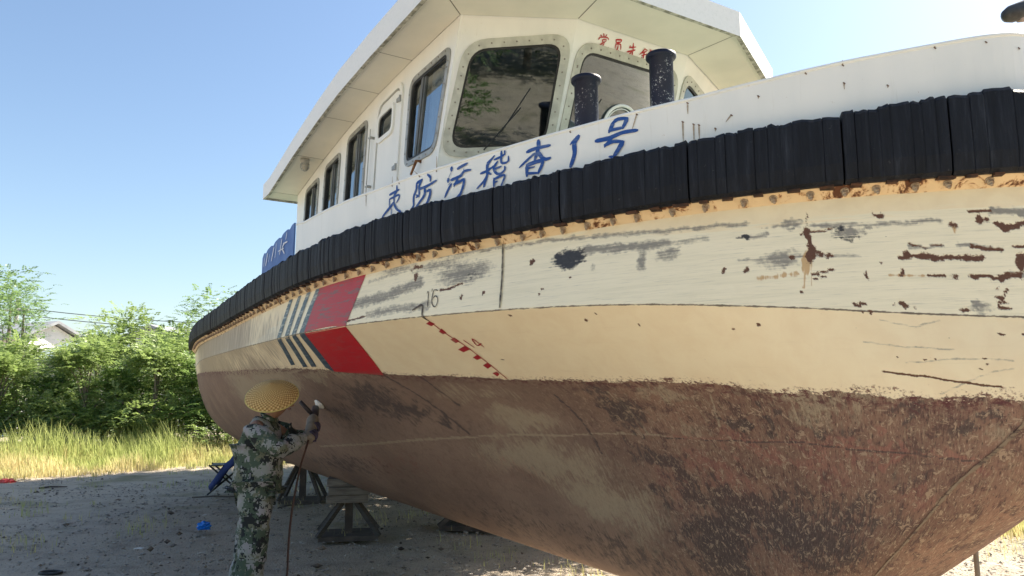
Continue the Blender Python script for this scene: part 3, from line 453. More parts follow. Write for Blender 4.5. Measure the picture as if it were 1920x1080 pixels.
# ---------------------------------------------------------------- the boat
boat = thing('patrol_boat', 'white and cream steel patrol boat on trestles, black rubber fender, rusty brown bottom', 'boat', (.856, 4.848, 0), R_(-59))
def paint_cols():
    return np.unique(np.concatenate([np.arange(0, 5, .04), np.arange(5, 8, .015), np.arange(8, 9.6, .01), np.arange(9.6, UMAX, .007), [UMAX]]))
def seg_d(U, V, pts):
    d = np.full(U.shape, 9.)
    for (a, b) in zip(pts[:-1], pts[1:]):
        ax, ay = a; bx, by = b; L2 = (bx-ax)**2+(by-ay)**2+1e-9
        t = np.clip(((U-ax)*(bx-ax)+(V-ay)*(by-ay))/L2, 0, 1)
        d = np.minimum(d, np.hypot(U-ax-t*(bx-ax), V-ay-t*(by-ay)))
    return d
def hull_masks(U, V):
    M_ = np.zeros((8,)+U.shape); U0, V0 = U, V
    def wv(a, b, f, s_): return np.sin(a*f+s_)*np.sin(b*f*1.31+s_*2.3)+.6*np.sin(a*f*2.3+b*f*1.1+s_)*np.sin(b*f*2.9-s_)+.4*np.sin(a*f*5.1+s_*3)*np.sin(b*f*4.7+s_)
    U = U0+.016*wv(U0, V0, 34, 1.)+.006*wv(U0, V0, 120, 2.); V = V0+.010*wv(U0, V0, 41, 4.)+.0045*wv(U0, V0, 130, 5.)
    UB = U0+.05*wv(U0, V0, 11, 3.)+.02*wv(U0, V0, 37, 1.7); VB = V0+.045*wv(U0, V0, 12, .5)+.018*wv(U0, V0, 39, 2.9)
    for k, u, v, ru, rv, s in ELL:
        ru = max(ru, .006); rv = max(rv, .004)
        if k in (4, 5, 6, 7): M_[k] = np.maximum(M_[k], s*sstep(-np.hypot((UB-u)/ru, (VB-v)/rv), -1.5, -.1))
        elif ru < .03: M_[k] = np.maximum(M_[k], s*sstep(-np.hypot((U0-u+(U-U0)*.4)/ru, (V0-v+(V-V0)*.4)/rv), -1.4, -.5))
        else: M_[k] = np.maximum(M_[k], s*sstep(-np.hypot((U-u)/ru, (V-v)/rv), -1.5, -.25))
    for k, wd, s, pts in STR:
        wd = max(wd, .0035); w_ = min(1, wd/.012)*.6; d = seg_d(U0+(U-U0)*w_, V0+(V-V0)*w_, pts)/wd
        M_[k] = np.maximum(M_[k], s*sstep(-d, -1.9, -.3))
    return np.clip(M_, 0, 1)
def hull_material():
    n = NT('hull_paint', .5, .4); t = n.t
    uv = t.nodes.new('ShaderNodeUVMap'); uv.uv_map = 'UV'; uv = uv.outputs[0]
    p1 = n.attr('paint_a'); p2 = n.attr('paint_b'); p3 = n.attr('zone')
    r1 = n.seprgb(p1.outputs['Color']); G, Rr, K = r1[0], r1[1], r1[2]; O = p1.outputs['Alpha']
    r2 = n.seprgb(p2.outputs['Color']); D, T, M_ = r2[0], r2[1], r2[2]; SB = p2.outputs['Alpha']
    r3 = n.seprgb(p3.outputs['Color']); wd, kd, cd = [n.sub(n.mul(q, 4), 2) for q in r3]       # signed distances below waterline, knuckle, cream edge
    hs = n.noise(n.scale(uv, 2.2, 42, 1), 1, 6, .65)       # long horizontal streaks
    hs2 = n.noise(n.scale(uv, 7, 150, 1), 1, 5, .7)
    vs = n.noise(n.scale(uv, 60, 3, 1), 1, 5, .6)
    med = n.noise(uv, 7, 6, .65, .4); fine = n.noise(uv, 60, 5, .7); big = n.noise(uv, 1.6, 4, .6); grain = n.noise(uv, 240, 3, .7)
    jit = lambda m, nz, amp=.9, lo=.42, hi=.58: n.ss(n.add(m, n.mul(n.sub(nz, .5), amp)), lo, hi)
    white = n.mix(n.ss(hs, .4, .75), (.90, .82, .62), (.81, .74, .55))
    white = n.mix(n.mul(n.ss(hs2, .52, .78), .5), white, (.38, .37, .32))
    white = n.mix(n.mul(n.ss(med, .55, .8), .25), white, (.70, .62, .46))
    cream = n.mix(n.ss(med, .35, .7), (.88, .76, .53), (.82, .69, .47))
    up = n.mix(n.ss(n.add(cd, n.mul(n.sub(hs, .5), .16)), -.012, .012), cream, white)
    up = n.mix(n.mul(n.ss(n.noise(n.scale(uv, 2.2, 130, 1), 1, 5, .8), .60, .72), n.mul(n.ss(cd, 0, .05), n.ss(n.noise(uv, 2.6, 3), .40, .62))), up, (.17, .17, .16))
    low = n.mix(n.ss(med, .3, .75), (.88, .75, .52), (.83, .68, .46))
    low = n.mix(n.mul(n.ss(hs, .55, .85), .25), low, (.62, .49, .33))
    c = n.mix(n.ss(kd, -.002, .002), up, low)
    # knuckle: chipped dark edge
    kn = n.ss(n.add(n.mul(n.math('ABSOLUTE', kd), -70), n.mul(n.noise(n.scale(uv, 18, 60, 1), 1, 5, .8), 1.5)), .40, .62)
    c = n.mix(n.mul(kn, .9), c, (.09, .065, .05))
    # random specks on the strake
    sp = n.ss(n.voro(n.scale(uv, 1, 1.6, 1), 16), .07, .03); sp = n.mul(sp, n.ss(n.noise(uv, 9, 2), .56, .66)); c = n.mix(n.mul(sp, .8), c, (.12, .09, .07))
    # fender foot: rust bleeding on the topmost centimetres
    V_ = n.sep(uv)[1]
    rf = n.mul(n.ss(V_, .075, .0), n.ss(n.noise(n.scale(uv, 9, 14, 1), 1, 5, .75), .40, .62))
    c = n.mix(rf, c, n.mix(fine, (.17, .055, .02), (.40, .16, .05)))
    # stern quarter brown
    c = n.mix(n.mul(n.mul(jit(SB, vs, 1.6, .0, .75), n.ss(SB, .02, .3)), .8), c, n.mix(n.ss(vs, .3, .7), (.33, .25, .19), (.17, .115, .09)))
    # smears and stains above the waterline
    smr0 = n.add(n.mul(n.noise(n.scale(uv, 5, 110, 1), 1, 6, .75), .6), n.mul(n.noise(uv, 38, 6, .75), .4))
    g = n.mul(n.ss(n.add(G, n.mul(n.sub(smr0, .5), 3.2)), .0, .85), n.ss(G, .02, .25)); c = n.mix(n.mul(g, .85), c, n.mix(fine, (.10, .10, .11), (.24, .23, .22)))
    c = n.mix(n.mul(n.mul(jit(O, vs, 2.4, .3, .9), n.ss(O, .05, .5)), .75), c, (.50, .27, .08))
    c = n.mix(n.mul(n.ss(n.add(K, n.mul(n.sub(smr0, .5), 3.0)), .35, .75), n.ss(K, .05, .3)), c, n.mix(fine, (.022, .022, .026), (.07, .07, .075)))
    rn = n.noise(uv, 130, 4, .8); c = n.mix(n.mul(n.ss(Rr, .10, .6), .22), c, (.36, .20, .10)); c = n.mix(n.mul(n.ss(n.add(Rr, n.mul(n.sub(rn, .5), 2.6)), .40, .56), n.ss(Rr, .05, .25)), c, n.mix(grain, (.055, .022, .016), (.19, .085, .045)))
    # bottom paint
    sc1 = n.noise(n.scale(uv, 46, 9, 1, .35), 1, 6, .72); sc2 = n.noise(n.scale(uv, 120, 30, 1, .35), 1, 5, .75)
    blot = n.noise(uv, 11, 8, .72, .6); brk = n.add(n.mul(blot, .45), n.mul(sc1, .55)); smr = n.add(n.mul(hs2, .6), n.mul(n.noise(uv, 38, 6, .75), .4)); ur = n.sep(uv)[0]; rough_zone = n.ss(ur, 8.6, 9.9)
    b = n.mix(n.ss(big, .3, .7), (.285, .19, .14), (.205, .132, .10))
    b = n.mix(n.mul(rough_zone, .75), b, n.mix(n.ss(big, .35, .65), (.27, .145, .10), (.17, .092, .068)))
    b = n.mix(n.mul(n.ss(blot, .50, .60), n.add(.22, n.mul(rough_zone, .65))), b, (.10, .055, .048))
    b = n.mix(n.mul(n.ss(sc1, .52, .68), n.add(.2, n.mul(rough_zone, .55))), b, (.34, .25, .165))
    b = n.mix(n.mul(jit(T, brk, 2.6, .2, .8), n.mul(n.ss(T, .02, .3), .75)), b, n.mix(fine, (.46, .37, .25), (.32, .26, .18)))
    b = n.mix(n.mul(jit(M_, brk, 3.2, .25, .75), n.mul(n.ss(M_, .02, .3), .75)), b, n.mix(sc1, (.15, .055, .045), (.42, .20, .15)))
    b = n.mix(n.mul(jit(D, brk, 3.6, .25, .7), n.mul(n.ss(D, .02, .3), .85)), b, n.mix(fine, (.035, .028, .030), (.12, .085, .075)))
    b = n.mix(n.mul(n.ss(sc2, .56, .68), n.add(.18, n.mul(rough_zone, .7))), b, (.52, .41, .29))
    b = n.mix(n.mul(n.ss(sc2, .46, .36), n.add(.28, n.mul(rough_zone, .6))), b, (.045, .028, .028))
    b = n.mix(n.mul(n.ss(n.noise(uv, 34, 6, .8, 1.2), .60, .66), n.mul(rough_zone, .75)), b, (.09, .022, .024))
    b = n.mix(n.mul(n.ss(n.noise(n.scale(uv, 80, 14, 1, -.5), 1, 4, .8), .66, .72), n.mul(n.ss(wd, .55, .05), .7)), b, (.52, .43, .32))
    fl = n.noise(uv, 24, 9, .78, .8); fz = n.add(.15, n.mul(rough_zone, .75))
    b = n.mix(n.mul(n.ss(fl, .555, .565), fz), b, n.mix(fine, (.46, .34, .235), (.30, .20, .14)))
    b = n.mix(n.mul(n.ss(n.mul(n.math('ABSOLUTE', n.sub(fl, .555)), -1), -.012, -.004), n.mul(fz, .8)), b, (.05, .028, .026))
    edge_n = n.add(n.mul(n.sub(n.noise(n.scale(uv, 9, 22, 1), 1, 7, .75), .5), n.add(.07, n.mul(rough_zone, .12))), n.mul(n.sub(fine, .5), .03))
    we = n.add(wd, edge_n)
    isb = n.ss(we, -.003, .003)
    c = n.mix(n.mul(n.mul(n.ss(we, -.035, -.003), n.ss(fine, .50, .60)), .8), c, (.20, .07, .05))
    b = n.mix(n.mul(n.ss(we, .09, .0), n.ss(n.noise(n.scale(uv, 1, 1.6, 1), 22, 7, .8), .49, .56)), b, (.11, .032, .034))
    c = n.mix(isb, c, b)
    n.col(c); n.rough(n.add(n.mul(isb, .28), n.add(.50, n.mul(g, .2))))
    h = n.add(n.mul(med, .25), n.add(n.mul(n.ss(Rr, .3, .6), -1.2), n.mul(isb, n.add(n.add(n.mul(blot, .8), n.mul(n.ss(fl, .55, .57), .7)), n.mul(sc1, .4)))))
    n.bump(n.add(h, n.mul(n.noise(uv, 3.2, 2), .9)), .35, .012); return n.m
HULL = hull_material()
def build_hull():
    Uc = paint_cols(); P, V = hull_columns(Uc); nc, nr = V.shape
    UU = np.repeat(Uc[:, None], nr, 1)
    wl = np.array(WL); cr = np.array(CRM)
    wdist = V-np.interp(UU, wl[:, 0], wl[:, 1]); vk = V[:, 56][:, None]; kdist = V-vk; cdist = V-np.interp(UU, cr[:, 0], cr[:, 1])
    M_ = hull_masks(UU, V)
    zone = np.stack([wdist, kdist, cdist, cdist*0], -1); zone = np.clip((zone+2)/4, 0, 1)
    # port half: coarser columns except near the stem, mirrored
    sel = np.unique(np.concatenate([np.arange(0, np.searchsorted(Uc, 10.2), 8), np.arange(np.searchsorted(Uc, 10.2), nc, 2), [nc-1]]))[::-1]
    sel = sel[1:]
    uc = np.interp(Uc[sel], _L1, _uu); Pp = P[sel].copy(); Pp[..., 1] = 2*yc(uc)[:, None]-Pp[..., 1]
    Mp = M_[:, sel]*0; Mp[4] = M_[4, sel]*.6; Mp[6] = .35*(V[sel] > .9)
    allP = np.concatenate([P, Pp]); allV = np.concatenate([V, V[sel]]); allU = np.concatenate([UU, 2*UMAX-UU[sel]])
    allM = np.concatenate([M_, Mp], 1); allZ = np.concatenate([zone, zone[sel]])
    NC = len(allP); idx = np.arange(NC*nr).reshape(NC, nr)
    F_ = np.stack([idx[:-1, :-1], idx[:-1, 1:], idx[1:, 1:], idx[1:, :-1]], -1).reshape(-1, 4)
    # relief: plates slightly dished between frames
    o = np_mesh('hull', allP.reshape(-1, 3), F_, HULL, boat)
    me = o.data
    uvl = me.uv_layers.new(name='UV'); li = F_.ravel()
    uvl.data.foreach_set('uv', np.stack([allU.ravel()[li], allV.ravel()[li]], -1).astype(np.float32).ravel())
    for nm, arr in (('paint_a', np.stack([allM[0], allM[1], allM[2], allM[3]], -1)), ('paint_b', np.stack([allM[4], allM[5], allM[6], allM[7]], -1)), ('zone', allZ)):
        a = me.attributes.new(nm, 'FLOAT_COLOR', 'POINT'); a.data.foreach_set('color', arr.reshape(-1, 4).astype(np.float32).ravel())
    return o
hull = build_hull()
# transom
tp = hull_columns(np.array([0.]))[0][0][::6]; m = MB(); k = len(tp)
m.add([tuple(p) for p in tp]+[(p[0], -p[1], p[2]) for p in tp], [(i, i+1, k+i+1, k+i) for i in range(k-1)])
BOTTOM = simple('bottom_paint', (.13, .09, .065), (.06, .04, .035), 6, .85, .4); m.build('transom', BOTTOM, boat)
WHITE = NT('white_paint', .42, .45); P = WHITE.tc.outputs['Object']
f_ = WHITE.noise(WHITE.scale(P, 1, 1, .25), 5, 5); g_ = WHITE.noise(WHITE.scale(P, 14, 14, 1.2), 1.6, 5, .7)
c_ = WHITE.mix(WHITE.ss(f_, .3, .75), (.84, .84, .81), (.77, .78, .76)); c_ = WHITE.mix(WHITE.mul(WHITE.ss(g_, .58, .8), .35), c_, (.52, .50, .43))
c_ = WHITE.mix(WHITE.mul(WHITE.ss(WHITE.noise(P, 26, 5, .8), .68, .74), .7), c_, (.38, .24, .13))
WHITE.col(c_); WHITE.bump(WHITE.noise(P, 2.2, 3), .12, .02); WHITE = WHITE.m
SOFF = simple('soffit_paint', (.84, .80, .69), (.77, .74, .64), 3, .45, .05)
GREYM = simple('aluminium_frame', (.42, .42, .40), (.30, .30, .28), 14, .4, .1, metal=.35)
BLACK = simple('black_gasket', (.012, .012, .013), (.03, .03, .03), 10, .5)
RUST = simple('rust', (.10, .04, .02), (.30, .14, .06), 60, .9, .5)
DECKM = simple('deck_paint', (.10, .16, .12), (.15, .20, .16), 4, .7)
# deck, following the fender line
dk = [(*deck(U), U) for U in np.linspace(0, UMAX, 60)]
m = MB(); vs = []
for q in dk: y2 = 2*float(yc(np.interp(q[4], _L1, _uu)))-q[1]; vs += [(q[0], q[1]+.01, q[2]+.12), (q[0], y2-.01, q[2]+.12)]
m.add(vs, [(2*i, 2*i+2, 2*i+3, 2*i+1) for i in range(len(dk)-1)]); m.build('deck', DECKM, boat)
# closed path of the deck edge, starboard stern -> stem -> port stern
pth = np.array([[*deck(U)[:3]] for U in np.linspace(0, UMAX, 700)]); YCP = np.array([float(yc(np.interp(U, _L1, _uu))) for U in np.linspace(0, UMAX, 700)])
mir = pth[::-1][1:].copy(); mir[:, 1] = 2*YCP[::-1][1:]-mir[:, 1]; PTH = np.concatenate([pth, mir])
for _ in range(3): PTH[2:-2, :2] = .25*PTH[1:-3, :2]+.5*PTH[2:-2, :2]+.25*PTH[3:-1, :2]
PS = np.concatenate([[0], np.cumsum(np.linalg.norm(np.diff(PTH[:, :2], axis=0), axis=1))]); SN = PS[699]; SMAX = PS[-1]
def path(S, off=0):
    p = np.array([np.interp(S, PS, PTH[:, c]) for c in range(3)]); e = .05
    a = np.array([np.interp(S+e, PS, PTH[:, c]) for c in range(2)]); b = np.array([np.interp(S-e, PS, PTH[:, c]) for c in range(2)])
    t = a-b; t /= np.linalg.norm(t)+1e-9; nrm = np.array([t[1], -t[0]])      # outward on starboard side going forward
    return np.array([p[0]+nrm[0]*off, p[1]+nrm[1]*off, p[2]]), nrm, t
def ftop(S):
    a = abs(S-SN); return float(np.interp(a, [0, .45, 1.0, 1.8, 4, 9, 12], [.32, .30, .262, .238, .218, .175, .135]))
# bulwark
BT = [(-1.83, 2.80), (-1.67, 2.78), (-.66, 2.79), (.08, 2.81), (.54, 2.83), (.88, 2.845), (1.33, 2.875), (1.65, 2.92), (2.03, 2.975), (2.3, 3.0)]
def btop(x): return float(np.interp(x, [q[0] for q in BT], [q[1] for q in BT]))
S0 = float(np.interp(-1.86, PTH[:700, 0], PS[:700])); S1 = 2*SN-S0
m = MB(); SS_ = np.linspace(S0, S1, 240); vs = []
for S in SS_:
    p, nr, t = path(S); zt = btop(p[0])
    for off, z in ((0, p[2]-.01), (0, zt), (-.012, zt), (-.012, p[2]-.01)): q = path(S, off)[0]; vs.append((q[0], q[1], z))
m.add(vs, [(4*i+j, 4*i+4+j, 4*i+4+(j+1) % 4, 4*i+(j+1) % 4) for i in range(len(SS_)-1) for j in range(3)]+[(0, 1, 2, 3)])
blw = m.build('bulwark', WHITE, boat)
m = MB(); m.tube([(*path(S, -.006)[0][:2], btop(path(S)[0][0])+.004) for S in SS_], .011, 8); m.build('cap_rail', WHITE, blw, True)
# fender rail under the rubber + bolts
m = MB(); vs = []; SS_ = np.linspace(.02, SN+2.2, 500)
prof = [(.0, -.02), (.050, -.026), (.050, -.034), (.028, -.052), (.002, -.085)]
for S in SS_:
    p, nr, t = path(S)
    for off, dz_ in prof: q = path(S, off)[0]; vs.append((q[0], q[1], p[2]+dz_))
m.add(vs, [(5*i+j, 5*i+5+j, 5*i+6+j, 5*i+1+j) for i in range(len(SS_)-1) for j in range(4)])
n = NT('rail_paint', .6, .3); P = n.tc.outputs['Object']
nz = n.noise(P, 9, 6, .7, .5); nf = n.noise(P, 45, 5, .75)
c_ = n.mix(n.ss(nz, .52, .62), (.82, .62, .38), (.55, .29, .13)); c_ = n.mix(n.ss(nz, .56, .62), c_, n.mix(nf, (.05, .02, .012), (.20, .08, .035)))
n.col(c_); n.bump(nf, .5, .01); RAILM = n.m; rail = m.build('fender_rail', RAILM, boat)
CLIPM = simple('rusty_dark_clip', (.018, .012, .010), (.10, .045, .025), 30, .8, .3)
BOLTM = simple('weathered_bolt', (.50, .42, .32), (.25, .16, .10), 70, .7, .4)
def bolt_mesh():
    m = MB(); m.lathe([(.0001, .0), (.014, .0), (.014, -.006), (.009, -.006)], 12)
    m.lathe([(.0105, -.004), (.0105, -.018), (.0001, -.018)], 6); m.lathe([(.0055, -.016), (.005, -.027), (.0001, -.027)], 8); return m
bp = None; S = SN+1.4; bolts = []
while S > .9 and len(bolts) < 84:
    p, nr, t = path(S, .028); yaw = math.atan2(nr[1], nr[0])
    if bp is None: bp = bolt_mesh().build('bolt', BOLTM, rail); o = bp
    else: o = bp.copy(); link(o, rail)
    o.location = (p[0], p[1], p[2]-.047); o.rotation_euler = (rnd.uniform(-.15, .15), R_(-24)+rnd.uniform(-.1, .1), yaw); o.scale = (1.25,)*3; bolts.append(o)
    S -= rnd.choice([.12, .135, .15, .165])
S = SN+1.2
while S > 3.2:
    p, nr, t = path(S, .052); L_ = rnd.uniform(.035, .07)
    MB().box(p[0], p[1], p[2]-.036, L_, .05, .012, Matrix.Rotation(math.atan2(t[1], t[0])+rnd.uniform(-.15, .15), 3, 'Z') @ Matrix.Rotation(rnd.uniform(-.2, .2), 3, 'X')).build('fender_clip', CLIPM, rail)
    S -= rnd.uniform(.085, .15) if S > SN-5 else rnd.uniform(.1, .2)
# rubber fender in short lengths, each with upright ribs
n = NT('fender_rubber', .6, .25); P = n.tc.outputs['Object']
f1 = n.noise(n.scale(P, 14, 14, 1.0), 2.2, 6, .7); f2 = n.noise(P, 28, 6, .75)
c_ = n.mix(n.ss(f1, .35, .75), (.005, .006, .010), (.014, .017, .026)); c_ = n.mix(n.mul(n.ss(f1, .56, .76), .5), c_, (.05, .058, .075))
c_ = n.mix(n.mul(n.ss(f2, .64, .72), .55), c_, (.13, .13, .13)); n.col(c_); n.bump(n.add(f1, n.mul(f2, .3)), .55, .012); RUB = n.m
S = .03; segs = 0; r_ = random.Random(2)
while S < SN+2.0:
    L = r_.choice([.30, .36, .42]) if S < SN-2.5 else r_.choice([.48, .62, .40])
    if abs(S-SN) < .02: pass
    E_ = min(S+L, SN+2.0); 
    if S < SN-.03 < E_+.12: E_ = SN-.03
    if SN+2.0-E_ < .12: E_ = SN+2.0
    m = MB(); cols = []; x = S+.001; base = r_.uniform(-.002, .002)
    while x < E_-.006:
        wv = min(r_.choice([.03, .045, .06, .085, .12] if S < SN-2.6 else [.045, .06, .08, .10])*r_.uniform(.8, 1.2), E_-.001-x); 
        if E_-.001-(x+wv) < .03: wv = E_-.001-x
        dz_ = r_.uniform(-.007, .007); dep = r_.uniform(-.0012, .0012)+base; g = r_.choice([.0, .0, .0005, .001, .0015, .003]); tp = r_.uniform(-.012, .006)
        cols += [(x, dep-.0025-g*.7, dz_-.003-g), (x+.003, dep-.001, dz_), (x+wv*.35, dep, dz_+r_.uniform(-.004, .004)), (x+wv*.7, dep+r_.uniform(-.002, .003), dz_+tp), (x+wv-.004, dep-.001, dz_+tp+r_.uniform(-.004, .004)), (x+wv-.001, dep-.0025-g*.7, dz_+tp-.003-g)]
        x += wv
    vs = []; K_ = 8
    for (xs_, dp, dz_) in cols:
        p, nr, t = path(xs_); H_ = ftop(xs_)
        for off, z in ((.002, -.030), (.075+dp*.6, -.034), (.098+dp, -.020), (.106+dp, .05), (.106+dp, H_*.6), (.104+dp, H_-.020+dz_), (.090+dp*.8, H_-.003+dz_), (.002, H_+dz_*.6)):
            q = path(xs_, off)[0]; vs.append((q[0], q[1], p[2]+z))
    nf_ = len(cols)
    if nf_ < 2: S = E_+.03; continue
    m.add(vs, [(K_*i+j, K_*i+K_+j, K_*i+K_+j+1, K_*i+j+1) for i in range(nf_-1) for j in range(K_-1)]+[tuple(range(K_)), tuple(K_*(nf_-1)+j for j in range(K_-1, -1, -1))])
    m.build('rubber_fender', RUB, boat); segs += 1
    S = E_+ (.004 if abs(E_-(SN-.03)) > 1e-6 else .03)
# ---------------------------------------------------------------- painted marks
def ribbons(name, strokes, mapf, mat, parent, off0=.003, taper=.75, wobble=.12):
    m = MB(); rr = random.Random(len(strokes)*7+3)
    for si, (hw, pts) in enumerate(strokes):
        P = [Vector((a, b)) for a, b in pts]; out = []
        for i in range(len(P)-1):          # smooth resample
            p0 = P[max(i-1, 0)]; p1 = P[i]; p2 = P[i+1]; p3 = P[min(i+2, len(P)-1)]
            k_ = max(2, int((p2-p1).length/.012))
            for j in range(k_):
                t = j/k_; out.append(.5*((2*p1)+(p2-p0)*t+(2*p0-5*p1+4*p2-p3)*t*t+(3*p1-p0-3*p2+p3)*t**3))
        out.append(P[-1]); vs = []; N_ = len(out)
        for i, p in enumerate(out):
            d = (out[min(i+1, N_-1)]-out[max(i-1, 0)]); d = d.normalized() if d.length > 1e-6 else Vector((1, 0)); nn = Vector((-d.y, d.x))
            e = i/(N_-1); w_ = hw*(1+rr.uniform(-wobble, wobble))*(taper+(1-taper)*math.sin(math.pi*min(1, .25+e*.9)))
            if i in (0, N_-1): w_ *= .55
            q = p+d*(hw*.5*(-1 if i == 0 else 1 if i == N_-1 else 0))
            for s_ in (1, -1): a = q+nn*w_*s_; vs.append(mapf(a.x, a.y, off0+.0004*si))
        m.add(vs, [(2*i, 2*i+2, 2*i+3, 2*i+1) for i in range(N_-1)])
    return m.build(name, mat, parent)
def on_hull(u, v, off): return surf(u, v, off)
def on_bulwark(u, z, off):
    q = deck(u, off); return (q[0], q[1], z)
def mark_paint(name, c, chip, amt=.5, stretch=(6, 60)):
    n = NT(name, .5, .4); P = n.tc.outputs['Object']; f = n.noise(n.scale(P, 5, 5, 45), 1.2, 6, .75); g = n.noise(P, 55, 5, .8)
    z = n.sep(P)[2]
    k = n.mul(n.ss(n.add(f, n.mul(g, .25)), .62, .74), amt)
    return n, k, z, f, g
def flat_mark(name, c, chip, amt=.4):
    n, k, z, f, g = mark_paint(name, c, chip, amt); n.col(n.mix(k, n.mix(g, c, tuple(q*.75 for q in c)), chip)); return n.m
def band_mark(name, deep, pale, chip):
    # scuffed and faded on the strake between the fender foot and the knuckle, sound paint elsewhere
    n, k, z, f, g = mark_paint(name, deep, chip, .8)
    zz = n.add(z, n.mul(n.sub(f, .5), .05)); scuff = n.mul(n.ss(zz, 1.945, 1.955), n.ss(zz, 2.27, 2.235))
    c = n.mix(n.mul(scuff, .85), deep, pale); c = n.mix(n.mul(k, n.add(.25, scuff)), c, chip)
    low = n.ss(n.add(z, n.mul(n.sub(g, .5), .12)), 1.70, 1.60); c = n.mix(n.mul(low, .75), c, (.20, .12, .09)); n.col(c); return n.m
RED1 = band_mark('red_stripe_paint', (.48, .012, .022), (.45, .055, .075), (.20, .13, .13)); BLU1 = band_mark('blue_stripe_paint', (.035, .065, .10), (.10, .15, .18), (.42, .44, .40))
def band(name, quads, mat, off):
    m = MB()
    for q in quads:
        (a, b, c, d) = [Vector(p) for p in q]; nx, ny = 14, 14; vs = []
        for j in range(ny+1):
            for i in range(nx+1):
                s_, t_ = i/nx, j/ny; p = (a*(1-s_)+b*s_)*(1-t_)+(d*(1-s_)+c*s_)*t_; vs.append(surf(p.x, p.y, off))
        m.add(vs, [(j*(nx+1)+i, j*(nx+1)+i+1, (j+1)*(nx+1)+i+1, (j+1)*(nx+1)+i) for j in range(ny) for i in range(nx)])
    return m.build(name, mat, hull)
for k_, o_ in (('red', .0028), ('blue', .0034), ('blue2', .0028), ('blue3', .0028), ('blue4', .0028)):
    band('red_stripe' if k_ == 'red' else 'blue_stripe', QUADS[k_], RED1 if k_ == 'red' else BLU1, o_)
REDM = flat_mark('red_mark_paint', (.42, .02, .03), (.30, .16, .12), .6); DKB = flat_mark('dark_weld_bead', (.07, .05, .04), (.30, .25, .18), .8)
dmk = ribbons('draft_mark', HSTR['dline'], on_hull, REDM, hull, .003, 1, .05)
for q in DRAFT:
    vs = [surf(p[0], p[1], .0026) for p in q]; MB().add(vs, [(0, 1, 2, 3)]).build('draft_block', REDM, hull)
ribbons('draft_hook', HSTR['dhook'], on_hull, DKB, hull, .004, 1, .3)
ribbons('draft_numeral', HSTR['n16'], on_hull, DKB, hull, .004, 1, .15); ribbons('draft_numeral', HSTR['n14'], on_hull, REDM, hull, .0035, 1, .1)
# plate weld: light seam with a chipped dark core
SEAML = flat_mark('weld_seam', (.62, .57, .42), (.35, .30, .22), .5)
ribbons('weld_seam', [(.008, WELD)], on_hull, SEAML, hull, .003, 1, .2); ribbons('weld_seam', [(.0035, WELD)], on_hull, DKB, hull, .0045, 1, .5)
# stem seam where the side plating meets the stem plate
stem_pts = STEM
SEAMB = flat_mark('stem_weld', (.26, .19, .13), (.07, .04, .035), .9)
ribbons('stem_seam', [(.007, stem_pts)], on_hull, SEAMB, hull, .004, 1, .35)
BLUEL = flat_mark('blue_letter_paint', (.010, .075, .33), (.30, .36, .42), .3)
for chs in CHARS: ribbons('painted_character', chs, on_bulwark, BLUEL, blw, .003, .8, .08)
# rust drips on the bulwark
DRIP = flat_mark('rust_drip', (.42, .33, .24), (.55, .50, .42), .7); SPOT = flat_mark('rust_spot', (.16, .09, .06), (.30, .20, .14), .6)
for i, (u1, z1, u2, z2) in enumerate(DRIPS):
    if z1 > btop(deck(u1)[0])-.006: z1 = btop(deck(u1)[0])-.008
    ribbons('rust_drip', [(.0035, [(u1, z1), ((u1+u2)/2, (z1+z2)/2-.002), (u2, z2-.004)])], on_bulwark, DRIP, blw, .0025, .6, .2)
    ribbons('rust_spot', [(.0036, [(u1-.003, z1), (u1+.004, z1-.006)])], on_bulwark, SPOT, blw, .0035, 1, .3)
# blue banner with white lettering lashed to the rail aft of the bulwark
BANM = simple('blue_banner_cloth', (.07, .15, .40), (.12, .22, .48), 5, .7, .15); LETW = simple('white_lettering', (.75, .77, .82), (.66, .70, .78), 20, .6)
def on_rail(u, z, off):
    q = deck(u, off+.004+.012*math.sin(u*42)*0); return (q[0], q[1], z)
m = MB(); ux = np.linspace(5.84, 6.80, 60); vs = []
for u in ux:
    t = (u-5.84)/.96; zt = 2.735+.095*t-.018*abs(math.sin(math.pi*t*4))**8*1.0; zt -= .03*max(0, 1-abs(t)*18)
    for off in (.0, -.012):
        for z in (2.40, zt): q = deck(u, off); vs.append((q[0], q[1], z))
m.add(vs, [(4*i+a, 4*i+4+a, 4*i+4+b, 4*i+b) for i in range(59) for a, b in ((0, 1), (1, 3), (3, 2), (2, 0))]+[(0, 1, 3, 2), (236, 238, 239, 237)])
ban = m.build('rail_banner', BANM, boat)
for st_ in PANCH: ribbons('banner_lettering', [st_], on_rail, LETW, ban, .003, 1, .1)
# ---------------------------------------------------------------- wheelhouse
RK = .36                                  # reverse rake of the front
XS = [-4.30, -3.3, -2.5, -1.9, -1.2, -.33]; ZS = [3.68, 3.83, 3.92, 3.965, 3.98, 3.975]
def zs(x): return float(np.interp(x, XS, ZS))
ZF = 3.98; ZB = 2.44
wh = boat
def clean2(P): return [Vector((p[0], p[1])) for p in P]
def inset(P, d):
    P = clean2(P); n_ = len(P); ar = sum(P[i].x*P[(i+1) % n_].y-P[(i+1) % n_].x*P[i].y for i in range(n_)); sgn = 1 if ar > 0 else -1; out = []
    for i in range(n_):
        a, b, c = P[i-1], P[i], P[(i+1) % n_]; d1 = (b-a).normalized(); d2 = (c-b).normalized()
        n1 = Vector((-d1.y, d1.x))*sgn; n2 = Vector((-d2.y, d2.x))*sgn; bis = (n1+n2).normalized(); out.append(b+bis*(d/max(.2, bis.dot(n1))))
    return out
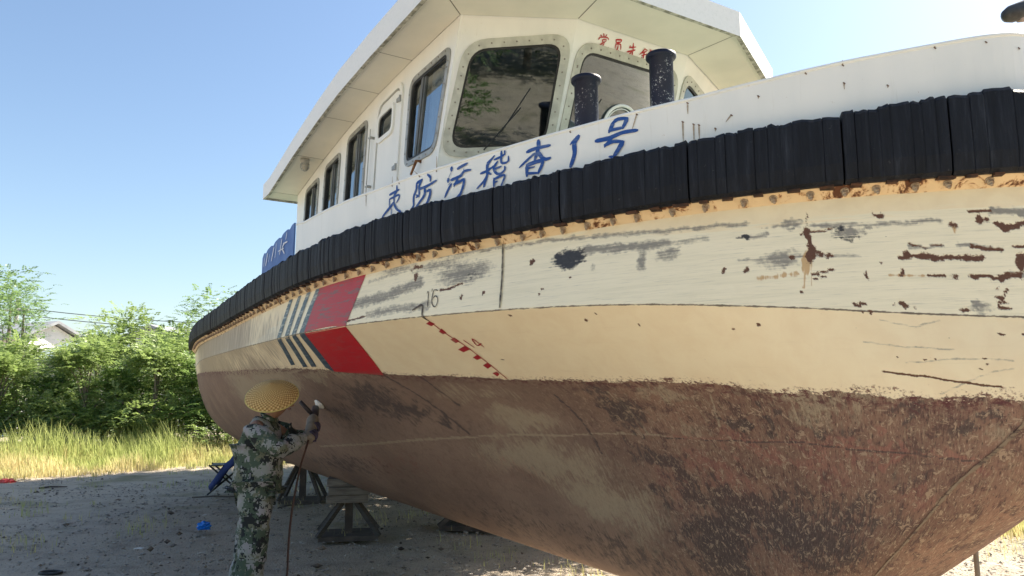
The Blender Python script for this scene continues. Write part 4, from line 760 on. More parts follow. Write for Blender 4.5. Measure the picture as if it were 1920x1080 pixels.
def rounded(P, r, k=7):
    P = clean2(P); out = []
    for i in range(len(P)):
        a, b, c = P[i-1], P[i], P[(i+1) % len(P)]; r1 = min(r, (a-b).length*.48); r2 = min(r, (c-b).length*.48)
        p = b+(a-b).normalized()*r1; q = b+(c-b).normalized()*r2
        for j in range(k): t = j/(k-1); out.append(p*(1-t)**2*1+b*2*t*(1-t)*1+q*t*t)
    return out
class Plane:
    def __init__(s, O, a, b, out):
        s.O = Vector(O); s.a = Vector(a).normalized(); s.b = Vector(b); s.n = s.a.cross(s.b).normalized()
        if s.n.dot(Vector(out)) < 0: s.n = -s.n
    def P(s, x, y, off=0): return s.O+s.a*x+s.b*y+s.n*off
def wall(name, pl, outer, holes, parent, th=.03, mat=None):
    loops = [clean2(outer)]+[clean2(h) for h in holes]
    flat = [p for l in loops for p in l]; tri = tessellate_polygon([[Vector((p.x, p.y, 0)) for p in l] for l in loops])
    m = MB(); m.add([pl.P(p.x, p.y) for p in flat], tri); m.add([pl.P(p.x, p.y, -th) for p in flat], tri)
    b = 0; n_ = len(flat)
    for l in loops:
        L = len(l); m.f += [(b+i, b+(i+1) % L, b+(i+1) % L+n_, b+i+n_) for i in range(L)]; m.mi += [0]*L; b += L
    return m.build(name, mat or WHITE, parent)
def ring(m, pl, outer, inner, h0, h1):
    n_ = len(outer); vs = [pl.P(p.x, p.y, h0) for p in outer]+[pl.P(p.x, p.y, h1) for p in outer]+[pl.P(p.x, p.y, h1) for p in inner]+[pl.P(p.x, p.y, h0) for p in inner]
    m.add(vs, [(k*n_+i, k*n_+(i+1) % n_, (k+1)*n_+(i+1) % n_, (k+1)*n_+i) for k in range(3) for i in range(n_)])
def glass_mat(name, tint, refl, gcol=(.85, .9, .92)):
    n = NT(name); t = n.t; tr = t.nodes.new('ShaderNodeBsdfTransparent'); tr.inputs[0].default_value = (*tint, 1)
    gl = t.nodes.new('ShaderNodeBsdfGlossy'); gl.inputs['Roughness'].default_value = .015; gl.inputs[0].default_value = (*gcol, 1)
    lw = t.nodes.new('ShaderNodeLayerWeight'); lw.inputs[0].default_value = .35
    f = n.math('ADD', n.mul(lw.outputs['Fresnel'], 1.0), refl, clamp=True)
    dst = t.nodes.new('ShaderNodeBsdfDiffuse'); dst.inputs[0].default_value = (.30, .31, .30, 1)
    mx = t.nodes.new('ShaderNodeMixShader'); t.links.new(f, mx.inputs[0]); t.links.new(tr.outputs[0], mx.inputs[1]); t.links.new(gl.outputs[0], mx.inputs[2])
    m2 = t.nodes.new('ShaderNodeMixShader'); d = n.noise(n.tc.outputs['Object'], 16, 5, .7); n.set(m2.inputs[0], n.mul(n.ss(d, .45, .8), .12))
    t.links.new(mx.outputs[0], m2.inputs[1]); t.links.new(dst.outputs[0], m2.inputs[2]); t.links.new(m2.outputs[0], n.out.inputs[0]); return n.m
GLF = glass_mat('windscreen_glass', (.24, .29, .31), .13, (.48, .55, .60)); GLS = glass_mat('side_glass', (.60, .66, .70), .30)
FRM = simple('windscreen_frame_paint', (.56, .56, .49), (.40, .40, .35), 11, .5, .15)
SCREW = simple('screw_head', (.16, .14, .12), (.30, .28, .24), 30, .5)
def screws(m, pl, loop, h, step=.075):
    m.cur = 1; acc = 0; n_ = len(loop)
    for i in range(n_):
        a, b = loop[i], loop[(i+1) % n_]; L = (b-a).length
        while acc < L:
            p = a+(b-a)*(acc/L if L else 0); c = pl.P(p.x, p.y, h); vs = []
            for rr, hh in ((.0065, 0), (.005, .004)):
                vs += [c+pl.a*rr*math.cos(k*math.pi/3)+pl.a.cross(pl.n)*rr*math.sin(k*math.pi/3)+pl.n*hh for k in range(6)]
            m.add(vs, [(k, (k+1) % 6, 6+(k+1) % 6, 6+k) for k in range(6)]+[tuple(range(6, 12))]); acc += step
        acc -= L
    m.cur = 0
# side planes: x runs aft, y up; a touch of lean so that uprights tip aft going down
LEAN = .12
PLS = Plane((0, -1.19, 0), (-1, 0, 0), (0, 0, 1), (0, -1, 0)); PLP = Plane((0, 1.19, 0), (-1, 0, 0), (0, 0, 1), (0, 1, 0))
def aftx(x, z, z0=3.8): return -x+LEAN*(z0-z)
def side_outline():
    o = [(.33, zs(-.33))]+[(-x, zs(x)) for x in (-1.2, -1.9, -2.5, -3.3, -4.24)]
    return o+[(4.24, ZB), (.33+RK*(ZF-ZB), ZB)]
W1 = [(.47, 3.80), (1.12, 3.805), (1.21, 3.19), (.70, 3.165)]
def quad(x0, x1, zt0, zt1, zb): return [(aftx(x0, zt0), zt0), (aftx(x1, zt1), zt1), (aftx(x1, zb), zb), (aftx(x0, zb), zb)]
W2 = quad(-2.06, -2.54, 3.815, 3.80, 3.04); W3 = quad(-2.76, -3.20, 3.735, 3.715, 3.02); W4 = quad(-3.42, -3.86, 3.67, 3.64, 3.0)
DOOR = quad(-1.27, -1.80, 3.885, 3.865, 2.52); DW = quad(-1.44, -1.73, 3.735, 3.725, 3.555)
holes = [rounded(W1, .09)]+[rounded(q, .07) for q in (W2, W3, W4)]
wsb = wall('wheelhouse_wall', PLS, side_outline(), holes+[rounded(inset(DOOR, .03), .1)], wh); wpt = wall('wheelhouse_wall', PLP, side_outline(), holes, wh)
CURT = simple('blue_curtain', (.50, .60, .70), (.38, .48, .60), 3, .8, 0, (12, 12, .5)); TRK = simple('window_track', (.10, .11, .11), (.17, .17, .17), 8, .4, metal=.3)
def side_window(pl, Q, r, parent, curtain=None, out=1, mull=(.36,)):
    L = rounded(Q, r); Lo = rounded(inset(Q, -.022), r+.02); Li = rounded(inset(Q, .018), r-.02)
    m = MB(); ring(m, pl, Lo, Li, -.005, .010); screws(m, pl, rounded(inset(Q, -.004), r), .010, .11); fr = m.build('window_frame', [GREYM, SCREW], parent)
    m = MB(); Lj = rounded(inset(Q, .036), r-.03); ring(m, pl, Li, Lj, -.02, .004); m.build('window_gasket', BLACK, parent)
    q = clean2(Q)
    for t in mull:
        a = q[0]*t+q[1]*(1-t); b = q[3]*t+q[2]*(1-t); m = MB()
        for dx, hw, of in ((-.03, .011, -.012), (0, .016, -.005), (.035, .009, -.014)):
            p0 = pl.P(a.x+dx, a.y-.015, of); p1 = pl.P(b.x+dx, b.y+.015, of); m.bar(p0, p1, hw*2, .014, up=tuple(pl.n))
        m.build('sliding_track', TRK, parent)
    m = MB(); Lg = rounded(inset(Q, .02), r-.02); m.add([pl.P(p.x, p.y, -.016) for p in Lg], [tuple(range(len(Lg)))]); m.build('window_glass', GLS, parent)
    if curtain:
        t0, t1 = curtain; m = MB(); vs = []
        for i in range(61):
            t = t0+(t1-t0)*i/60; a = q[0]*(1-t)+q[1]*t; b = q[3]*(1-t)+q[2]*t; o = -.075+.014*math.sin(i*1.25)
            vs += [pl.P(a.x, a.y+.03, o), pl.P(b.x, b.y-.03, o)]
        m.add(vs, [(2*i, 2*i+2, 2*i+3, 2*i+1) for i in range(60)]); m.build('curtain', CURT, parent, True)
side_window(PLS, W1, .09, wsb, (.0, .66), mull=(.32,)); side_window(PLS, W2, .07, wsb, (.5, 1.), mull=(.52,)); side_window(PLS, W3, .07, wsb, (.5, 1.), mull=(.52,)); side_window(PLS, W4, .07, wsb, (.5, 1), mull=(.52,))
for Q in (W1, W2, W3, W4): side_window(PLP, Q, .07, wpt)
# door with small rounded light
Do = rounded(DOOR, .12); Di = rounded(inset(DOOR, .03), .1)
dl = rounded(DW, .05)
m = MB(); ring(m, PLS, rounded(inset(DOOR, -.006), .125), Di, -.002, .016); dfr = m.build('door_frame', WHITE, wsb)
dr = wall('door', Plane((0, -1.196, 0), (-1, 0, 0), (0, 0, 1), (0, -1, 0)), rounded(inset(DOOR, .045), .09), [dl], wh, .03)
m = MB(); pd = Plane((0, -1.196, 0), (-1, 0, 0), (0, 0, 1), (0, -1, 0)); ring(m, pd, rounded(inset(DW, -.035), .08), rounded(inset(DW, .0), .05), -.002, .016); m.build('door_light_frame', WHITE, dr)
m = MB(); ring(m, pd, rounded(inset(DW, .0), .05), rounded(inset(DW, .012), .04), -.01, .006); m.build('door_light_gasket', BLACK, dr)
m = MB(); m.add([pd.P(p.x, p.y, -.01) for p in dl], [tuple(range(len(dl)))]); m.build('door_glass', GLS, dr)
m = MB(); m.add([PLS.P(p.x, p.y, -.04) for p in Do], [tuple(range(len(Do)))]); m.build('door_backing', simple('door_backing', (.26, .33, .39), (.20, .26, .31)), wsb)
for z in (3.74, 3.22, 2.8):
    m = MB(); x = aftx(-1.285, z)
    for dz_ in (-.018, 0, .018): c = PLS.P(x, z+dz_, .02); m.tube([c-Vector((0, 0, .0075)), c+Vector((0, 0, .0075))], .011, 8)
    m.box(*PLS.P(x+.03, z, .022), .06, .012, .03); m.build('hinge', GREYM, dr)
for z in (3.60, 3.2):
    m = MB(); c = PLS.P(aftx(-1.83, z), z, .03); m.bar(c, c+Vector((-.05, -.01, .008)), .014, .014); m.tube([c+Vector((0, .02, 0)), c-Vector((0, .02, 0))], .012, 8); m.build('door_dog', GREYM, dr)
CAB = simple('grey_cable', (.45, .45, .43), (.35, .35, .33)); m = MB(); m.tube([PLS.P(1.93, 3.70, .02), PLS.P(1.95, 3.5, .022), PLS.P(2.0, 3.12, .02)], .005, 6); m.tube([PLS.P(2.0, 3.16, .02), PLS.P(2.0, 3.10, .03)], .013, 8); m.build('conduit', CAB, wsb)
m = MB(); m.tube([PLS.P(.93, 3.145, .0), PLS.P(.93, 3.145, .035), PLS.P(1.0, 3.06, .045)], [.014, .011, .008], 8); m.build('lashing_hook', RUST, wsb)
# front facets
V0 = Vector((-.335, -1.19, ZF)); V1 = Vector((.015, -.50, ZF)); V2 = Vector((.0, .50, ZF)); V3 = Vector((-.335, 1.19, ZF)); rk = (RK, 0, 1)
facets = []
for (a, b) in ((V0, V1), (V1, V2), (V2, V3)):
    d = b-a; pl = Plane(a-Vector(rk)*ZF, d, rk, (1, 0, -.3) if abs(d.y) > .9 else ((.8, -.6, 0) if a.y < 0 else (.8, .6, 0))); L = d.length
    x0, x1 = (.055*L, .955*L) if L < .95 else (.05, L-.07)
    Q = [(x0+.02, 3.83), (x1, 3.83), (x1-.01, 3.10), (x0-.01, 3.10)] if L > .95 else [(x0+.02, 3.80), (x1-.005, 3.845), (x1-.005, 3.17), (x0, 3.135)]
    if a.y > .4: Q = [(L-q[0], q[1]) for q in Q]
    if a.y < -1: Q = [(x0+.045, 3.79), (x1-.01, 3.85), (x1-.01, 3.17), (x0+.0, 3.13)]
    f = wall('wheelhouse_front', pl, [(0, ZF), (L, ZF), (L, ZB), (0, ZB)], [rounded(Q, .13)], wh)
    m = MB(); Lo = rounded(inset(Q, -.035), .15); Li = rounded(inset(Q, .022), .11); ring(m, pl, Lo, Li, -.004, .012); screws(m, pl, rounded(inset(Q, -.006), .135), .012, .082)
    fr = m.build('windscreen_frame', [FRM, SCREW], f)
    m = MB(); ring(m, pl, Li, rounded(inset(Q, .036), .1), -.012, .006); m.build('windscreen_gasket', BLACK, f)
    m = MB(); m.add([pl.P(p.x, p.y, -.006) for p in Li], [tuple(range(len(Li)))]); m.build('windscreen_glass', GLF, f)
    facets.append((pl, f, L))
# red characters above the middle windscreen
pl, f, L = facets[1]
def on_front(s_, z, off): return pl.P(s_+.5, z, off)
REDL = flat_mark('red_letter_paint', (.48, .02, .03), (.50, .42, .36), .25)
for chs in REDCH: ribbons('red_character', chs, on_front, REDL, f, .003, .85, .06)
# aft wall, cabin inside
m = MB(); m.add([(-4.24, -1.19, ZB), (-4.24, 1.19, ZB), (-4.24, 1.19, zs(-4.24)), (-4.24, -1.19, zs(-4.24))], [(0, 1, 2, 3)]); m.add([(-4.21, -1.16, ZB), (-4.21, 1.16, ZB), (-4.21, 1.16, zs(-4.24)), (-4.21, -1.16, zs(-4.24))], [(0, 1, 2, 3)]); m.build('wheelhouse_wall', WHITE, wh)
INT = simple('dimmed_cabin_panelling', (.055, .06, .065), (.035, .04, .045), 4, .6, 0, (1, 1, 6)); INF = simple('cabin_ceiling', (.18, .18, .18), (.12, .12, .12))  # dark tone put into the panelling so the cabin looks dim through glass
m = MB(); m.box(-2.3, 0, 2.62, 3.7, 2.3, .03); m.build('cabin_floor', INT, wh)
m = MB(); m.box(-1.95, 0, 3.3, .04, 2.3, 1.3); m.build('cabin_bulkhead', INT, wh)
m = MB(); m.box(-.80, 0, 3.02, .42, 1.7, .5); m.box(-.78, 0, 3.29, .5, 1.8, .035); m.build('helm_console', INT, wh)
# round clear-view screen on the middle windscreen
pl, f, L = facets[1]; cc = (.515, 3.395)
m = MB(); m.tube([pl.P(cc[0]+.150*math.cos(t), cc[1]+.142*math.sin(t), .012) for t in np.linspace(0, 2*math.pi, 49)], .011, 8, False)
m.tube([pl.P(cc[0]+.128*math.cos(t), cc[1]+.120*math.sin(t), .008) for t in np.linspace(0, 2*math.pi, 49)], .004, 6, False)
m.tube([pl.P(cc[0], cc[1], -.01), pl.P(cc[0], cc[1], .02)], .022, 14); m.tube([pl.P(cc[0], cc[1], .01), pl.P(cc[0]+.09, cc[1]-.1, .01)], .006, 6); m.build('clear_view_screen', WHITE, f, True)
# wipers
for fi, (x0, y0, x1, y1) in ((0, (.30, 3.15, .50, 3.42)), (1, (.12, 3.14, .26, 3.42))):
    p_, ff, _L = facets[fi]; m = MB(); m.tube([p_.P(x0, y0, .02), p_.P(x1, y1, .022)], .005, 6); m.tube([p_.P(x1-.10, y1-.15, .016), p_.P(x1+.04, y1+.12, .016)], .0045, 6); m.build('wiper', BLACK, ff)
m = MB(); m.box(-1.3, -.45, 3.0, .45, .45, .12); m.box(-1.52, -.45, 3.3, .1, .45, .55); m.tube([(-1.3, -.45, 2.63), (-1.3, -.45, 2.95)], .04, 10); m.build('helm_seat', BLACK, wh, bevel=.03)
# roof: outline polygon, soffit in separate panels, fascia, lip
OUT = [(-4.52, -1.50), (-.06, -1.50), (.43, -.57), (.43, .57), (-.06, 1.50), (-4.52, 1.50)]
INN = [(-4.24, -1.19), (-.335, -1.19), (.015, -.50), (.0, .50), (-.335, 1.19), (-4.24, 1.19)]
def zr(x): return zs(max(min(x, -.33), -4.24))
m = MB()
def panel(quad_, g=.0035):
    q = [Vector(p) for p in quad_]; q = inset(q, g); 
    m.add([(p.x, p.y, zr(p.x)-.002) for p in q], [tuple(range(len(q)))])
cuts = [-.335, -1.12, -1.80, -2.42, -3.30, -4.24]
for sg in (1, -1):
    for a, b in zip(cuts[:-1], cuts[1:]):
        xa = -.06 if a == -.335 else a
        k_ = 4
        for j in range(1): panel([(xa, -1.49*sg), (b, -1.49*sg), (b, -1.19*sg), (a, -1.19*sg)])
    panel([(-4.24, -1.49*sg), (-4.51, -1.49*sg), (-4.51, 0), (-4.24, 0)])
panel([(-.06, -1.49), (.425, -.565), (.015, -.50), (-.335, -1.19)]); panel([(.425, -.565), (.425, .565), (0, .5), (.015, -.5)]); panel([(.425, .565), (-.06, 1.49), (-.335, 1.19), (0, .5)])
roof = m.build('roof_soffit', SOFF, wh)
m = MB(); xs_ = [-4.52, -4.24, -3.3, -2.5, -1.9, -1.2, -.33]
core = [(x, -1.47) for x in xs_]+[(-.06, -1.47), (.41, -.56), (.41, .56), (-.06, 1.47)]+[(x, 1.47) for x in xs_[::-1]]
n_ = len(core); vs = [(x, y, zr(x)+.004) for x, y in core]+[(x*1, y, zr(x)+.145) for x, y in core]
m.add(vs, [(i, (i+1) % n_, n_+(i+1) % n_, n_+i) for i in range(n_)])
# strips across for the soffit backing and the cambered top
st = [(i, n_-1-i) for i in range(7)]
for (i, j), (k_, l_) in zip(st[:-1], st[1:]): m.add([vs[i], vs[k_], vs[l_], vs[j]], [(0, 1, 2, 3)]); m.add([vs[n_+i], vs[n_+k_], vs[n_+l_], vs[n_+j]], [(0, 1, 2, 3)])
m.add([vs[6], vs[7], vs[8], vs[9], vs[10], vs[11]], [(0, 1, 2, 3, 4, 5)]); m.add([vs[n_+q] for q in (6, 7, 8, 9, 10, 11)], [(0, 1, 2, 3, 4, 5)])
m.build('roof', simple('soffit_joint', (.20, .18, .15), (.28, .25, .2)), wh)
# fascia with mossy drip lip
FAS = NT('fascia_paint', .45, .4); P = FAS.tc.outputs['Object']; z_ = FAS.sep(P)[2]; f_ = FAS.noise(P, 30, 5, .8)
FAS.col(FAS.mix(FAS.ss(f_, .45, .8), (.80, .80, .78), (.70, .71, .68))); FAS = FAS.m
MOSS = simple('mossy_lip', (.62, .60, .52), (.20, .20, .16), 26, .8, .3, det=6)
o_ = [(x, -1.5) for x in xs_]+[(-.06, -1.5), (.435, -.57), (.435, .57), (-.06, 1.5)]+[(x, 1.5) for x in xs_[::-1]]
wav = {0: 0.145, 1: .15, 2: .155, 3: .165, 4: .175, 5: .17, 6: .16}
m = MB(); vs = []
for i, (x, y) in enumerate(o_):
    k_ = min(i, n_-1-i); h = wav.get(k_, .155); vs += [(x, y, zr(x)-.026), (x, y, zr(x)+h)]
m.add(vs, [(2*i, (2*i+2) % (2*n_), (2*i+3) % (2*n_), 2*i+1) for i in range(n_)])
vs2 = []
for i, (x, y) in enumerate(o_):
    k_ = min(i, n_-1-i); cx = x-(.03 if x > -.1 else 0)*1; cy = y*(1-.02); vs2 += [(x, y, zr(x)+wav.get(k_, .155)), (cx, cy, zr(x)+wav.get(k_, .155)+.002)]
m.add(vs2, [(2*i, (2*i+2) % (2*n_), (2*i+3) % (2*n_), 2*i+1) for i in range(n_)])
m.build('fascia', FAS, wh)
m = MB(); vs = []
for x, y in o_:
    ix = x-(.028 if x > -.1 else 0); iy = y*(1-.020)
    vs += [(x, y, zr(x)-.026), (ix, iy, zr(x)-.026), (ix, iy, zr(x)-.001)]
m.add(vs, [(3*i+j, (3*i+3+j) % (3*n_), (3*i+4+j) % (3*n_), 3*i+j+1) for i in range(n_) for j in (0, 1)]); m.build('drip_lip', MOSS, wh)
# bulkhead lamp under the eave
m = MB(); Ml = Matrix.Translation((-3.36, -1.36, zs(-3.36)-.004)) @ Matrix.Rotation(math.pi, 4, 'X')
m.lathe([(.045, 0), (.045, .025), (.038, .03), (.038, .05)], 16, Ml); lb = m.build('eave_lamp', GREYM, wh, True)
m = MB(); m.lathe([(.034, .05), (.034, .075), (.026, .098), (.0001, .108)], 16, Ml); m.build('lamp_glass', simple('frosted_glass', (.62, .58, .48), (.5, .46, .38), 8, .25), lb, True)
m = MB()
for k_ in range(6):
    a = k_*math.pi/3; m.tube([Ml @ Vector((math.cos(a)*r, math.sin(a)*r, z)) for r, z in ((.042, .04), (.042, .075), (.032, .105), (.0, .118))], .0035, 5)
for zc in (.06, .085): m.tube([Ml @ Vector((math.cos(a)*.042, math.sin(a)*.042, zc)) for a in np.linspace(0, 2*math.pi, 17)], .003, 5, False)
m.build('lamp_cage', GREYM, lb)
# mooring bollards on the foredeck
n = NT('navy_bollard_paint', .42, .28); P = n.tc.outputs['Object']; f_ = n.noise(P, 55, 5, .8); g_ = n.noise(P, 6, 3)
side = n.ss(n.sep(P)[1], -.02, .06)
c_ = n.mix(g_, (.003, .005, .016), (.008, .012, .036)); c_ = n.mix(n.mul(n.ss(f_, .57, .61), n.mul(n.ss(g_, .45, .6), .8)), c_, (.42, .43, .46)); n.col(c_); n.bump(f_, .5, .006); BOL = n.m
def bollard(x, y, zt, r):
    m = MB(); Mx = Matrix.Translation((x, y, 0))
    m.lathe([(r+.03, 2.52), (r+.03, 2.545), (r, 2.55), (r, zt-.035), (r+.012, zt-.03), (r+.018, zt-.022), (r+.018, zt-.006), (r+.010, zt), (r-.004, zt+.002), (r-.006, zt-.012), (.0001, zt-.012)], 40, Mx); return m.build('bollard', BOL, wh, True)
bollard(.584, -.869, 3.255, .066); bollard(.80, -.509, 3.395, .066)
# ---------------------------------------------------------------- trestles and props
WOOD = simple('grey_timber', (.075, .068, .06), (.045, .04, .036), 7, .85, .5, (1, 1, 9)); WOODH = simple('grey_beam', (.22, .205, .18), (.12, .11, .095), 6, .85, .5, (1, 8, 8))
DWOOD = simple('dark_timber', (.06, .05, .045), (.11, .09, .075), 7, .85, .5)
def trestle(label, x, y, rz, top, w_, beams, wood=WOOD, beamw=WOODH):
    t = thing('trestle', label, 'trestle', (x, y, 0), rz, 'wooden trestles holding up the hull')
    m = MB()
    m.box(0, 0, .02, w_+.16, .5, .05).build('base_board', DWOOD, t)
    hb = top-beams*.085
    for sx in (-1, 1):
        for sy in (-1, 1):
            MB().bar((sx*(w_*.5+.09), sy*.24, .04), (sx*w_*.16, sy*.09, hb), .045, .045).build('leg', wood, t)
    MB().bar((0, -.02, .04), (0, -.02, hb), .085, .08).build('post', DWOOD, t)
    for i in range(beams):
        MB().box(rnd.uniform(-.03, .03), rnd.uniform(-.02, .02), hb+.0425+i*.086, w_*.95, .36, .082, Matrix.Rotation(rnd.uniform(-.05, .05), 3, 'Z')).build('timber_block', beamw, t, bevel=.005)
    return t
trestle('timber trestle under the hull nearest the man, topped with three stacked beams', -1.78, 8.35, R_(12), .63, .46, 3)
trestle('far trestle seen right behind the man, under the stern', -3.05, 11.1, R_(5), .72, .42, 2)
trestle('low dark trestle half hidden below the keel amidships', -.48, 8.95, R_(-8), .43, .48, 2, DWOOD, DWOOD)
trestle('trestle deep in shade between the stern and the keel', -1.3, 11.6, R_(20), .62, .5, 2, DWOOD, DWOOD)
prop = thing('steel_prop', 'thin steel prop standing upright under the bow', 'prop', (2.42, 4.02, 0))
m = MB(); m.tube([(0, 0, .01), (.0, .0, .80)], .013, 12); m.build('pole', simple('prop_steel', (.16, .14, .12), (.26, .22, .18), 14, .6, .2, metal=.4), prop)
MB().box(0, 0, .012, .14, .14, .02).build('base_plate', simple('prop_plate', (.12, .10, .09), (.2, .16, .12), 14, .7), prop)
# folding chair with a dark blue jacket thrown over it
ch = thing('folding_chair', 'folding camp chair under a dark blue jacket beside the stern, behind the man', 'chair', (-4.50, 12.0, 0), R_(15))
BLU = simple('navy_cloth', (.010, .022, .085), (.02, .04, .15), 7, .85, .6); BLKM = simple('black_metal', (.02, .02, .022), (.05, .05, .05), 8, .5)
for sy in (-.2, .2):
    MB().tube([(-.26, sy, .01), (.24, sy, .44)], .014, 8).build('leg', BLKM, ch); MB().tube([(.26, sy, .01), (-.26, sy, .46)], .014, 8).build('leg', BLKM, ch)
    MB().tube([(.22, sy, .42), (.34, sy, .98)], .014, 8).build('back_post', BLKM, ch)
MB().box(0, 0, .45, .46, .42, .015).build('seat', BLKM, ch)
jk = MB(); vs = []; rj = np.random.default_rng(8)
for i in range(15):
    for j in range(13):
        u, v = i/14, j/12; a = (v-.5)*2
        zt = 1.02-.07*a*a; y_ = a*(.30+.06*u); x_ = .40-.52*u+.035*math.sin(v*11+u*3)-(.06*u if u > .6 else 0); vs.append((x_-.03, y_, zt-u*.86+.02*math.sin(v*7)))
jk.add(vs, [(i*13+j, i*13+j+1, (i+1)*13+j+1, (i+1)*13+j) for i in range(14) for j in range(12)])
vs = [(x_+.05+.01*math.sin(k_), y_, z_) for k_, (x_, y_, z_) in enumerate(vs)]
jk.add([(.36+.03*math.sin(j), (j/12-.5)*.62, 1.0-.045*i-.02*math.sin(j*2)) for i in range(15) for j in range(13)], [(i*13+j, i*13+j+1, (i+1)*13+j+1, (i+1)*13+j) for i in range(14) for j in range(12)])
jo = jk.build('draped_jacket', BLU, None, True); jo.location = (-4.50, 12.0, 0); jo.rotation_euler = (0, 0, R_(15)); s_ = jo.modifiers.new('s', 'SOLIDIFY'); s_.thickness = .02
tag(jo, 'dark blue jacket hanging over the folding chair by the stern', 'jacket')
# ---------------------------------------------------------------- litter
def crumple(name, label, cat, x, y, r, mat, seed, flat=.5):
    bm = bmesh.new(); bmesh.ops.create_icosphere(bm, subdivisions=3, radius=r); rr = np.random.default_rng(seed)
    ph = rr.uniform(0, 6, 6)
    for v in bm.verts:
        d = v.co.normalized(); k = 1+.28*math.sin(d.x*7+ph[0])*math.sin(d.y*6+ph[1])+.2*math.sin(d.z*9+ph[2]+d.x*5)+rr.uniform(-.09, .09); v.co *= k; v.co.z *= flat; v.co.z = max(v.co.z, -r*flat*.6)
    me = bpy.data.meshes.new(name); bm.to_mesh(me); bm.free(); me.materials.append(mat); o = link(bpy.data.objects.new(name, me)); o.location = (x, y, r*flat*.5); o.rotation_euler = (0, 0, seed); return tag(o, label, cat)
crumple('plastic_bag', 'crumpled bright blue plastic bag on the shaded ground', 'plastic bag', -3.55, 8.84, .075, simple('blue_plastic', (.01, .16, .62), (.03, .25, .75), 20, .3), 3, .65)
crumple('plastic_bag', 'red plastic scrap at the left edge before the dry grass', 'plastic bag', -8.95, 13.45, .12, simple('red_plastic', (.55, .05, .05), (.7, .1, .08), 20, .4), 5, .4)
crumple('paper_scrap', 'pale paper scrap just below the red plastic', 'paper scrap', -8.7, 12.5, .07, simple('pale_paper', (.6, .58, .52), (.7, .68, .62), 20, .7), 8, .2)
def chip(label, x, y, sx, sy, mat, rz): 
    o = MB().add([(-sx, -sy, 0), (sx*.8, -sy*1.1, 0), (sx, sy*.7, .004), (.1*sx, sy, .008), (-sx*.9, sy*.6, .002)]+[(-sx, -sy, -.004), (sx*.8, -sy*1.1, -.004), (sx, sy*.7, 0), (.1*sx, sy, .004), (-sx*.9, sy*.6, -.002)], [(0, 1, 2, 3, 4), (9, 8, 7, 6, 5)]+[(i, (i+1) % 5, 5+(i+1) % 5, 5+i) for i in range(5)]).build('paper_scrap', mat)
    o.location = (x, y, .022); o.rotation_euler = (0, 0, rz); return tag(o, label, 'paper scrap')
PAP = simple('white_scrap', (.62, .60, .56), (.5, .48, .45), 20, .8)
chip('small pale scrap on the gravel at the lower left', -3.69, 7.61, .045, .02, PAP, .2)
chip('tiny white chip on the dirt left of the blue bag', -3.9, 9.7, .03, .014, PAP, .8)
chip('tiny pale chip in the shade at far left', -6.6, 9.6, .025, .012, PAP, 1.4)
chip('purplish scrap on the sunny ground beside the prop', 3.55, 5.95, .06, .025, simple('purple_scrap', (.22, .18, .28), (.4, .36, .45), 20, .7), .5)
def stick(label, x, y, L, rz, r=.012):
    m = MB(); m.tube([(-L/2, 0, .02), (-L*.1, .02, .035), (L*.2, -.015, .03), (L/2, .02, .02)], [r, r*.9, r*.8, r*.5], 7); o = m.build('stick', DWOOD, None, True); o.location = (x, y, 0); o.rotation_euler = (0, 0, rz); return tag(o, label, 'stick')
stick('bent dark stick lying on the dirt above the blue bag', -4.4, 11.4, .75, .1); stick('dark stick nearest the chair', -4.0, 12.0, .6, -.3); stick('short stick near the grass edge at left', -7.6, 12.6, .4, .5, .016)
stick('thin stick beside the blue bag', -3.0, 10.5, .5, .9, .01)
# cable on the ground near the bottom edge
m = MB(); pts = [(-2.1, 6.15, .012), (-1.7, 6.42, .012), (-1.3, 6.5, .012), (-.95, 6.38, .012), (-.6, 6.1, .012), (-.2, 5.9, .012)]
m.tube(pts, .006, 6); cb = m.build('power_cable', WIRE); tag(cb, 'black power cable lying on the ground at the feet of the man', 'cable')
m = MB(); m.tube([(-3.95+.09*math.cos(a), 6.62+.06*math.sin(a), .015) for a in np.linspace(0, 2*math.pi, 25)], .012, 8, False); o = m.build('rubber_ring', BLACK, None, True); tag(o, 'black rubber ring lying at the bottom left edge', 'ring')
# ---------------------------------------------------------------- yard lamp whose head shows at the top right corner
yl = thing('yard_lamp', 'dark lamp head poking in at the top right corner above the bow', 'lamp', (9.6, 9.4, 0))
m = MB(); m.tube([(0, 0, 0), (0, 0, 6.4), (-.4, 0, 6.75), (-1.6, -.2, 6.72)], [.09, .06, .04, .035], 12); m.build('pole', BLKM, yl, True)
Yl = 9.1; hx = (1893-960)/1387*Yl*.95
m = MB(); e0 = Vector((hx-9.6+.66, Yl-9.4, 6.45)); d_ = Vector((.75, .1, .32)).normalized()
m.tube([e0, e0+d_*.03, e0+d_*.12, e0+d_*.5, e0+d_*.9, e0+d_*1.1], [.03, .085, .115, .12, .10, .04], 16); m.build('lamp_head', BLKM, yl, True)
m = MB(); m.tube([e0+d_*.22+Vector((0, 0, -.1)), e0+d_*.6+Vector((0, 0, -.15)), e0+d_*.9+Vector((0, 0, -.1))], [.05, .08, .05], 12); m.build('lamp_glass', simple('lamp_lens', (.35, .28, .25), (.25, .2, .2), 8, .3), yl, True)

